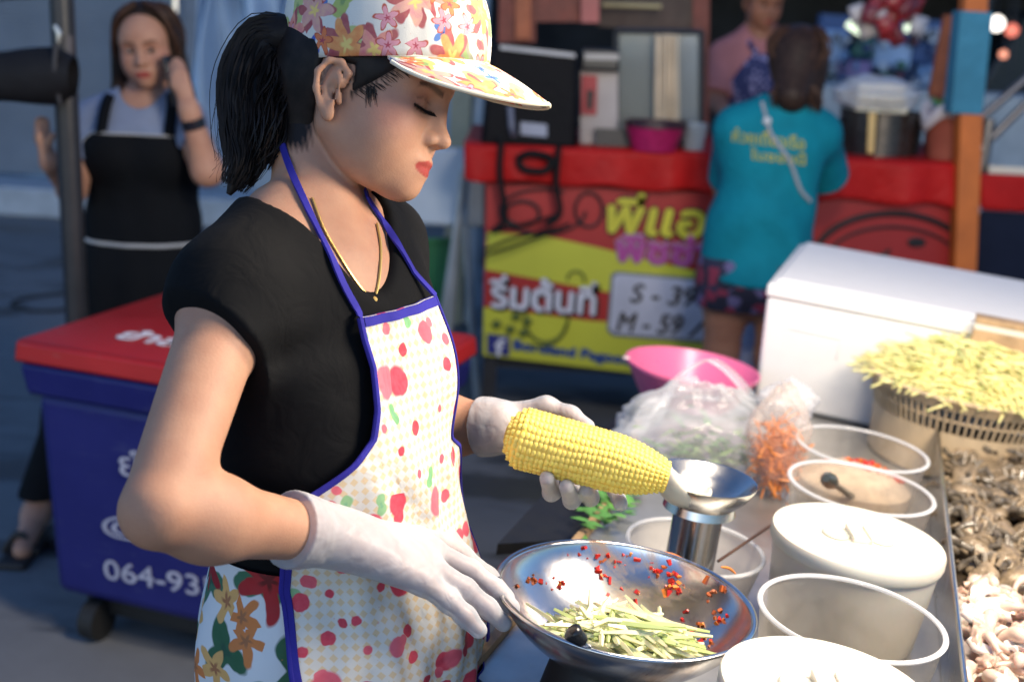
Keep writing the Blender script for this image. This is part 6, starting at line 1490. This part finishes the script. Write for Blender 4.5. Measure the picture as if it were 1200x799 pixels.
mb = MB(); mb.box(P(201, 95, 3.585), (.012, .06, .14), np.array(Matrix.Rotation(R_(-12), 3, 'Y'))); tag(mb.build('mobile_phone', M('black phone', (.01, .012, .02), .2), bevel=.004), 'black mobile phone held to the ear of the woman in the black apron', 'phone')
mb = MB()
for k in (-1, 1):
    an = stepL if k < 0 else hp2 + lat * .085 * k; mb2 = MB(); mb2.hexa([A(an[0] - .045, an[1] - .2, .0), A(an[0] + .045, an[1] - .2, 0), A(an[0] + .04, an[1] + .06, 0), A(an[0] - .04, an[1] + .06, 0)], [A(an[0] - .04, an[1] - .2, .022), A(an[0] + .04, an[1] - .2, .022), A(an[0] + .035, an[1] + .06, .03), A(an[0] - .035, an[1] + .06, .03)]); sb_ = mb2.build('sandal', M('dark sandal', (.02, .015, .014), .6), ph, bevel=.01)
    mb2 = MB(); mb2.tube(spline([A(an[0] - .045, an[1] - .12, .02), A(an[0], an[1] - .125, .075), A(an[0] + .045, an[1] - .12, .02)], 12), .010, 8); mb2.build('strap', M('dark sandal', (.02, .015, .014)), sb_)
tr2 = Sdf([q.grow(.014) for q in legs2] + [t2[2].grow(.012)] + [Fn(lambda p: .14 - p[:, 2], .004)])
tr2 = Sdf([Cone(q.a, q.b, q.ra + .02, max(q.rb + .03, .06), .04) for i, q in enumerate(legs2) if i % 3 < 2] + [t2[2].grow(.012), Fn(lambda p: .13 - p[:, 2], .004)])
grown(tr2, 'trousers', cloth_mat('black cloth', (.006, .006, .007)), ph, .008, A(-1.9, 3.0, .08), A(-.6, 4.3, 1.1))

# customer in the teal shirt, seen from behind
D3 = 4.12
cu_ = thing('person', 'customer in teal shirt seen from behind at the red stall', 'person', A(Y(900, 400, D3)[0], D3, 0))
fw3 = nrm(A(.12, 1, 0)); lat3 = nrm(np.cross(Zw, fw3)); B3 = np.stack([fw3, lat3, Zw], 1)
def Q(x, y, dz=0): return Y(x, y, D3 + dz)
O3 = Q(934, 84, .06); H3 = head_axes(nrm(A(.3, 1, -.35)), Zw)
ch3, wa3, hp3 = Q(905, 185, .0), Q(892, 260, .0), Q(886, 318, .0)
nb3 = Q(921, 132, .02); sL3, sR3 = Q(864, 152, .03), Q(958, 157, .03)
eL3, eR3 = Q(851, 220, .16), Q(972, 210, .18); wL3, wR3 = Q(862, 215, .40), Q(950, 215, .42)
t3 = [Ell(ch3, (.095, .15, .16), B3, .06), Ell(wa3, (.11, .150, .16), B3, .07), Ell(hp3, (.13, .175, .14), B3, .06), Cone(nb3, sL3, .06, .058, .05), Cone(nb3, sR3, .06, .058, .05)]
a3 = [Cone(sL3, eL3, .048, .04, .03), Cone(eL3, wL3, .04, .027, .03), Cone(sR3, eR3, .048, .04, .03), Cone(eR3, wR3, .04, .027, .03)]
h3 = [Cone(wL3, wL3 + A(.03, .06, 0), .028, .026, .02), Cone(wR3, wR3 + A(-.03, .06, 0), .028, .026, .02)]
for w_, sx in ((wL3, 1), (wR3, -1)):
    for k in range(4): h3 += [Cone(w_ + A(sx * .03, .06, .012 * (k - 1.5)), w_ + A(sx * .06, .12, .014 * (k - 1.5) - .01), .009, .007, .007)]
    h3 += [Cone(w_ + A(sx * .02, .03, .02), w_ + A(sx * .065, .07, .03), .011, .008, .01)]
legs3 = two_legs(hp3 + A(0, 0, -.07), lat3, fw3)
sk3 = (.36, .20, .14)
simple_body(cu_, t3 + [Cone(O3 + H3 @ A(-.03, 0, -.03), nb3, .05, .055, .035)] + a3 + h3 + legs3, head_prims(O3, H3, .97), H3, O3, .97, head_paint(O3, H3, .97, sk3, (.30, .05, .05), (.42, .2, .15), (.03, .02, .017)), .006, A(.2, 3.6, 0), A(1.6, 4.9, 1.8))
teal = cloth_mat('teal jersey', (.004, .165, .225), .8, wr=.5)
ts3 = Sdf([q.grow(.014) for q in t3] + [Cut(Cone(sL3, lerp(sL3, eL3, 1.2), .066, .070, .04), lerp(sL3, eL3, .92), eL3 - sL3), Cut(Cone(sR3, lerp(sR3, eR3, 1.2), .066, .072, .04), lerp(sR3, eR3, .95), eR3 - sR3),
           Cone(wa3, hp3 + A(0, 0, -.06), .145, .165, .06, flat=(fw3, .8)), Cone(nb3 + A(0, .01, .035), nb3 + A(0, .0, .15), .062, .09, .01, 's'), Fn(lambda p: -(p[:, 2] - (Q(886, 326)[2])), .004)])
class Tee3(Sdf):
    def ev(s, p, prims=None): return Sdf.ev(s, p, prims) + .006 * np.sin(26 * p[:, 2] + 9 * p[:, 0] + 2 * np.sin(14 * p[:, 0])) * np.clip((ch3[2] - p[:, 2]) / .15, 0, 1)
ts3 = Tee3(ts3.p); grown(ts3, 'tshirt', teal, cu_, .007, A(.2, 3.6, .6), A(1.6, 4.9, 1.6))
hr3 = Sdf([Ell(O3 + H3 @ A(-.015, 0, .045), (.100, .082, .095), H3, .03), Cone(O3 + H3 @ A(-.05, 0, .03), Q(928, 112, -.06), .080, .055, .06), Cone(O3 + H3 @ A(-.03, -.05, -.0), Q(954, 128, -.02), .04, .022, .04)])
grown(hr3, 'hair', hair_mat('dark brown hair', (.022, .012, .009)), cu_, .006, O3 - .3, O3 + .3)
mb = MB()
for k in range(13):
    y = -.085 + .17 * k / 12; s0 = O3 + H3 @ A(-.02, y * .6, .125); s1 = O3 + H3 @ A(-.112 + 3 * y * y, y * .95, .03)
    px = 934 + (y / .085) * 24; strand_tubes(mb, [s0, lerp(s0, s1, .5) + H3 @ A(-.03, 0, .02), s1, Q(px - 2, 110, -.07), Q(px + (8 if y < 0 else 1), 136 + 8 * rnd.random(), -.045)], 10, [.008, .016, .018, .018, .014], .0045, 40 + k, wav=.004)
mb.build('hair_lengths', hair_mat('brown hair lengths', (.045, .022, .014)), cu_)
sh3 = Sdf([hp_.grow(.018) for hp_ in t3[2:3]] + [Cone(q.a, q.b, q.ra + .02, q.rb + .035, .04) for i, q in enumerate(legs3) if i % 3 == 0] + [Fn(lambda p: Q(880, 362)[2] - p[:, 2], .004)])
def shorts_mat():
    t = NT('dark flowered shorts'); v = t.n('ShaderNodeTexVoronoi', {'Vector': t.coord(), 'Scale': 28}); return t.principled(Base_Color=t.ramp(v.outputs[1], [(0, (.012, .012, .03)), (.45, (.02, .02, .05)), (.6, (.20, .02, .05)), (.8, (.12, .10, .22))], 'CONSTANT'), Roughness=.8)
grown(sh3, 'shorts', shorts_mat(), cu_, .007, A(.2, 3.6, .4), A(1.6, 4.9, 1.1))
for k in (-1, 1):
    an = hp3 + lat3 * .085 * k; mb2 = MB(); mb2.hexa([A(an[0] - .045, an[1] - .06, .0), A(an[0] + .045, an[1] - .06, 0), A(an[0] + .045, an[1] + .2, 0), A(an[0] - .045, an[1] + .2, 0)], [A(an[0] - .04, an[1] - .06, .03), A(an[0] + .04, an[1] - .06, .03), A(an[0] + .04, an[1] + .2, .022), A(an[0] - .04, an[1] + .2, .022)]); mb2.build('sandal', M('dark sandal', (.02, .015, .014), .6), cu_, bevel=.01)
def sight(px, py, off):
    pts = np.array([Y(a, b, 3.2) for a, b in zip(px, py)]); d = pts - _c; d /= np.linalg.norm(d, axis=1)[:, None]
    return drape(ts3, pts, d, off, 1.4)[0]
def back_text(txt, x0, y0, x1, y1, hpx):
    v, f = text_mesh(txt, 1.0, 0); lo_, hi_ = v.min(0), v.max(0)
    u = (v[:, 0] - lo_[0]) / (hi_[0] - lo_[0]); w_ = (v[:, 1] - lo_[1]) / (hi_[1] - lo_[1])
    px = x0 + (x1 - x0) * u; py = y0 + (y1 - y0) * u - hpx * w_
    p2 = sight(px, py, .004)
    mb = MB(); mb.add(p2, f); mb.build('shirt_lettering', M('yellow print', (.42, .36, .03), .6), cu_, smooth=False, solid=.003)
back_text('ก๋วยเตี๋ยวเรือ', 858, 166, 943, 176, 17); back_text('ในซอยนี้', 880, 187, 944, 194, 14)
mb = MB(); q = [(893, 120), (899, 142), (903, 156), (914, 172), (926, 190), (938, 222), (950, 236)]
p2 = sight([x for x, _ in q], [y for _, y in q], .006); mb.tube(spline(p2, 30), .006, 6); mb.build('bag_strap', M('pale cord', (.30, .30, .33), .5), cu_)
mb = MB(); mb.lathe([(0, .012), (.012, .006), (.014, -.004), (0, -.01)], p2[1], 12, frame(A(0, -1, 0))); mb.build('strap_button', M('pale button', (.5, .52, .55), .3), cu_)

# vendor in pink behind the stall
D4 = 5.75
ve = thing('person', 'stall keeper in a pink shirt and patterned apron behind the stall', 'person', A(Y(885, 300, D4)[0], D4, 0))
fw4 = nrm(A(.15, -1, 0)); lat4 = nrm(np.cross(Zw, fw4)); B4 = np.stack([fw4, lat4, Zw], 1)
def Q4(x, y, dz=0): return Y(x, y, D4 + dz)
O4 = Q4(893, 4, -.04); H4 = head_axes(nrm(A(.25, -1, -.3)), Zw)
ch4, wa4, hp4 = Q4(884, 95), Q4(884, 165), Q4(884, 225)
nb4 = Q4(890, 42); s4a, s4b = Q4(850, 66), Q4(925, 62); e4a, w4a = Q4(838, 118, -.10), Q4(856, 140, -.42); e4b, w4b = Q4(938, 120, -.10), Q4(925, 150, -.42)
t4 = [Ell(ch4, (.11, .165, .17), B4, .06), Ell(wa4, (.12, .165, .17), B4, .06), Ell(hp4, (.13, .18, .16), B4, .06), Cone(nb4, s4a, .055, .056, .05), Cone(nb4, s4b, .055, .056, .05)]
a4 = [Cone(s4a, e4a, .05, .042, .03), Cone(e4a, w4a, .042, .03, .03), Cone(s4b, e4b, .05, .042, .03), Cone(e4b, w4b, .042, .03, .03)]
h4 = []
for w_ in (w4a, w4b):
    h4 += [Cone(w_, w_ + A(.01, -.06, -.01), .028, .028, .02)] + [Cone(w_ + A(.01 + .016 * (k - 1.5), -.06, -.01), w_ + A(.012 + .018 * (k - 1.5), -.12, -.03), .009, .007, .007) for k in range(4)] + [Cone(w_ + A(.03, -.03, 0), w_ + A(.06, -.07, .005), .011, .008, .01)]
sk4 = (.34, .18, .12)
simple_body(ve, t4 + [Cone(O4 + H4 @ A(-.03, 0, -.03), nb4, .05, .056, .035)] + a4 + h4 + two_legs(hp4 + A(0, 0, -.07), lat4, fw4), head_prims(O4, H4), H4, O4, 1, head_paint(O4, H4, 1, sk4, (.28, .07, .06), (.38, .17, .12), (.03, .02, .017)), .0065, A(.4, 5.0, 0), A(1.8, 6.3, 1.95))
eyes(ve, O4, H4)
ps4 = Sdf([q.grow(.014) for q in t4] + [Cut(Cone(s4a, lerp(s4a, e4a, 1.2), .066, .068, .03), lerp(s4a, e4a, .88), e4a - s4a), Cut(Cone(s4b, lerp(s4b, e4b, 1.2), .066, .068, .03), lerp(s4b, e4b, .88), e4b - s4b), Cone(nb4 + A(0, -.03, .02), nb4 + A(0, -.03, .15), .06, .085, .01, 's'), Fn(lambda p: -(p[:, 2] - hp4[2]), .004)])
grown(ps4, 'shirt', cloth_mat('dusty pink cotton', (.42, .17, .17), .85, wr=.5), ve, .008, A(.4, 5.0, .5), A(1.8, 6.3, 1.8))
hr4 = Sdf([Ell(O4 + H4 @ A(-.012, 0, .05), (.100, .083, .095), H4, .03), Cone(O4 + H4 @ A(-.05, 0, .02), O4 + H4 @ A(-.06, 0, -.05), .07, .05, .04), Ell(O4 + H4 @ A(.10, 0, -.01), (.07, .068, .085), H4, .02, 's')])
grown(hr4, 'hair', hair_mat('brown black hair'), ve, .007, O4 - .25, O4 + .25)
form4 = Sdf([q.grow(.018) for q in t4[:3]])
G, Gb = front_sheet(form4, ch4, hp4, lat4, fw4, Q4(884, 62)[2], hp4[2] - .1, .42, 1.3, .008)
def dotted():
    t = NT('navy dotted cotton'); v = t.n('ShaderNodeTexVoronoi', {'Vector': t.coord(), 'Scale': 34, 'Randomness': .3}); return t.principled(Base_Color=t.mix(t.step(v.outputs[0], .38, .1), (.018, .025, .10), (.26, .24, .42)), Roughness=.8)
mb = MB(); mb.grid(G, thick=Gb); ap4 = mb.build('apron', dotted(), ve, ang=180)
for i, x in ((3, 872), (-4, 902)):
    mb = MB(); q = spline([G[i, 0], lerp(G[i, 0], Q4(x, 44, -.02), .6) + A(0, -.03, .0), Q4(x + 6, 42, .0)], 12); mb.tube(q, .012, 8); mb.build('strap', dotted(), ap4)
# ------------------------------------------------------------------ daylight at dusk, and the stall's own lamp
w = bpy.data.worlds.new('World'); SC.world = w; w.use_nodes = True
nt = w.node_tree; bg = nt.nodes['Background']
sky = nt.nodes.new('ShaderNodeTexSky'); sky.sky_type = 'NISHITA'; sky.sun_disc = False
SUN_E, SUN_R = R_(14), R_(200)
sky.sun_elevation = SUN_E; sky.sun_rotation = SUN_R; sky.ozone_density = 3.0; sky.air_density = 1.0; sky.dust_density = .5
tint = nt.nodes.new('ShaderNodeMix'); tint.data_type = 'RGBA'; tint.blend_type = 'MULTIPLY'; tint.inputs[0].default_value = 1; tint.inputs[7].default_value = (.70, .88, 1.15, 1)
nt.links.new(sky.outputs[0], tint.inputs[6]); nt.links.new(tint.outputs[2], bg.inputs[0]); bg.inputs[1].default_value = .165
for nm, loc, en, rad in (('stall_lamp', (.95, 1.20, 1.76), 100, .22), ('counter_lamp', (.50, 1.62, 2.25), 95, .18)):
    ld = bpy.data.lights.new(nm, 'POINT'); ld.shadow_soft_size = rad; ld.energy = en; ld.color = (1, .87, .70)
    o = bpy.data.objects.new(nm, ld); COL.objects.link(o); o.location = loc
SC.view_settings.view_transform = 'Standard'; SC.view_settings.look = 'None'; SC.view_settings.exposure = .15; SC.view_settings.gamma = 1
SC.render.engine = 'CYCLES'; SC.cycles.max_bounces = 8; SC.cycles.transparent_max_bounces = 16; SC.cycles.caustics_reflective = False; SC.cycles.caustics_refractive = False
SC.cycles.sample_clamp_indirect = 6
try: SC.cycles.use_denoising = True
except Exception: pass
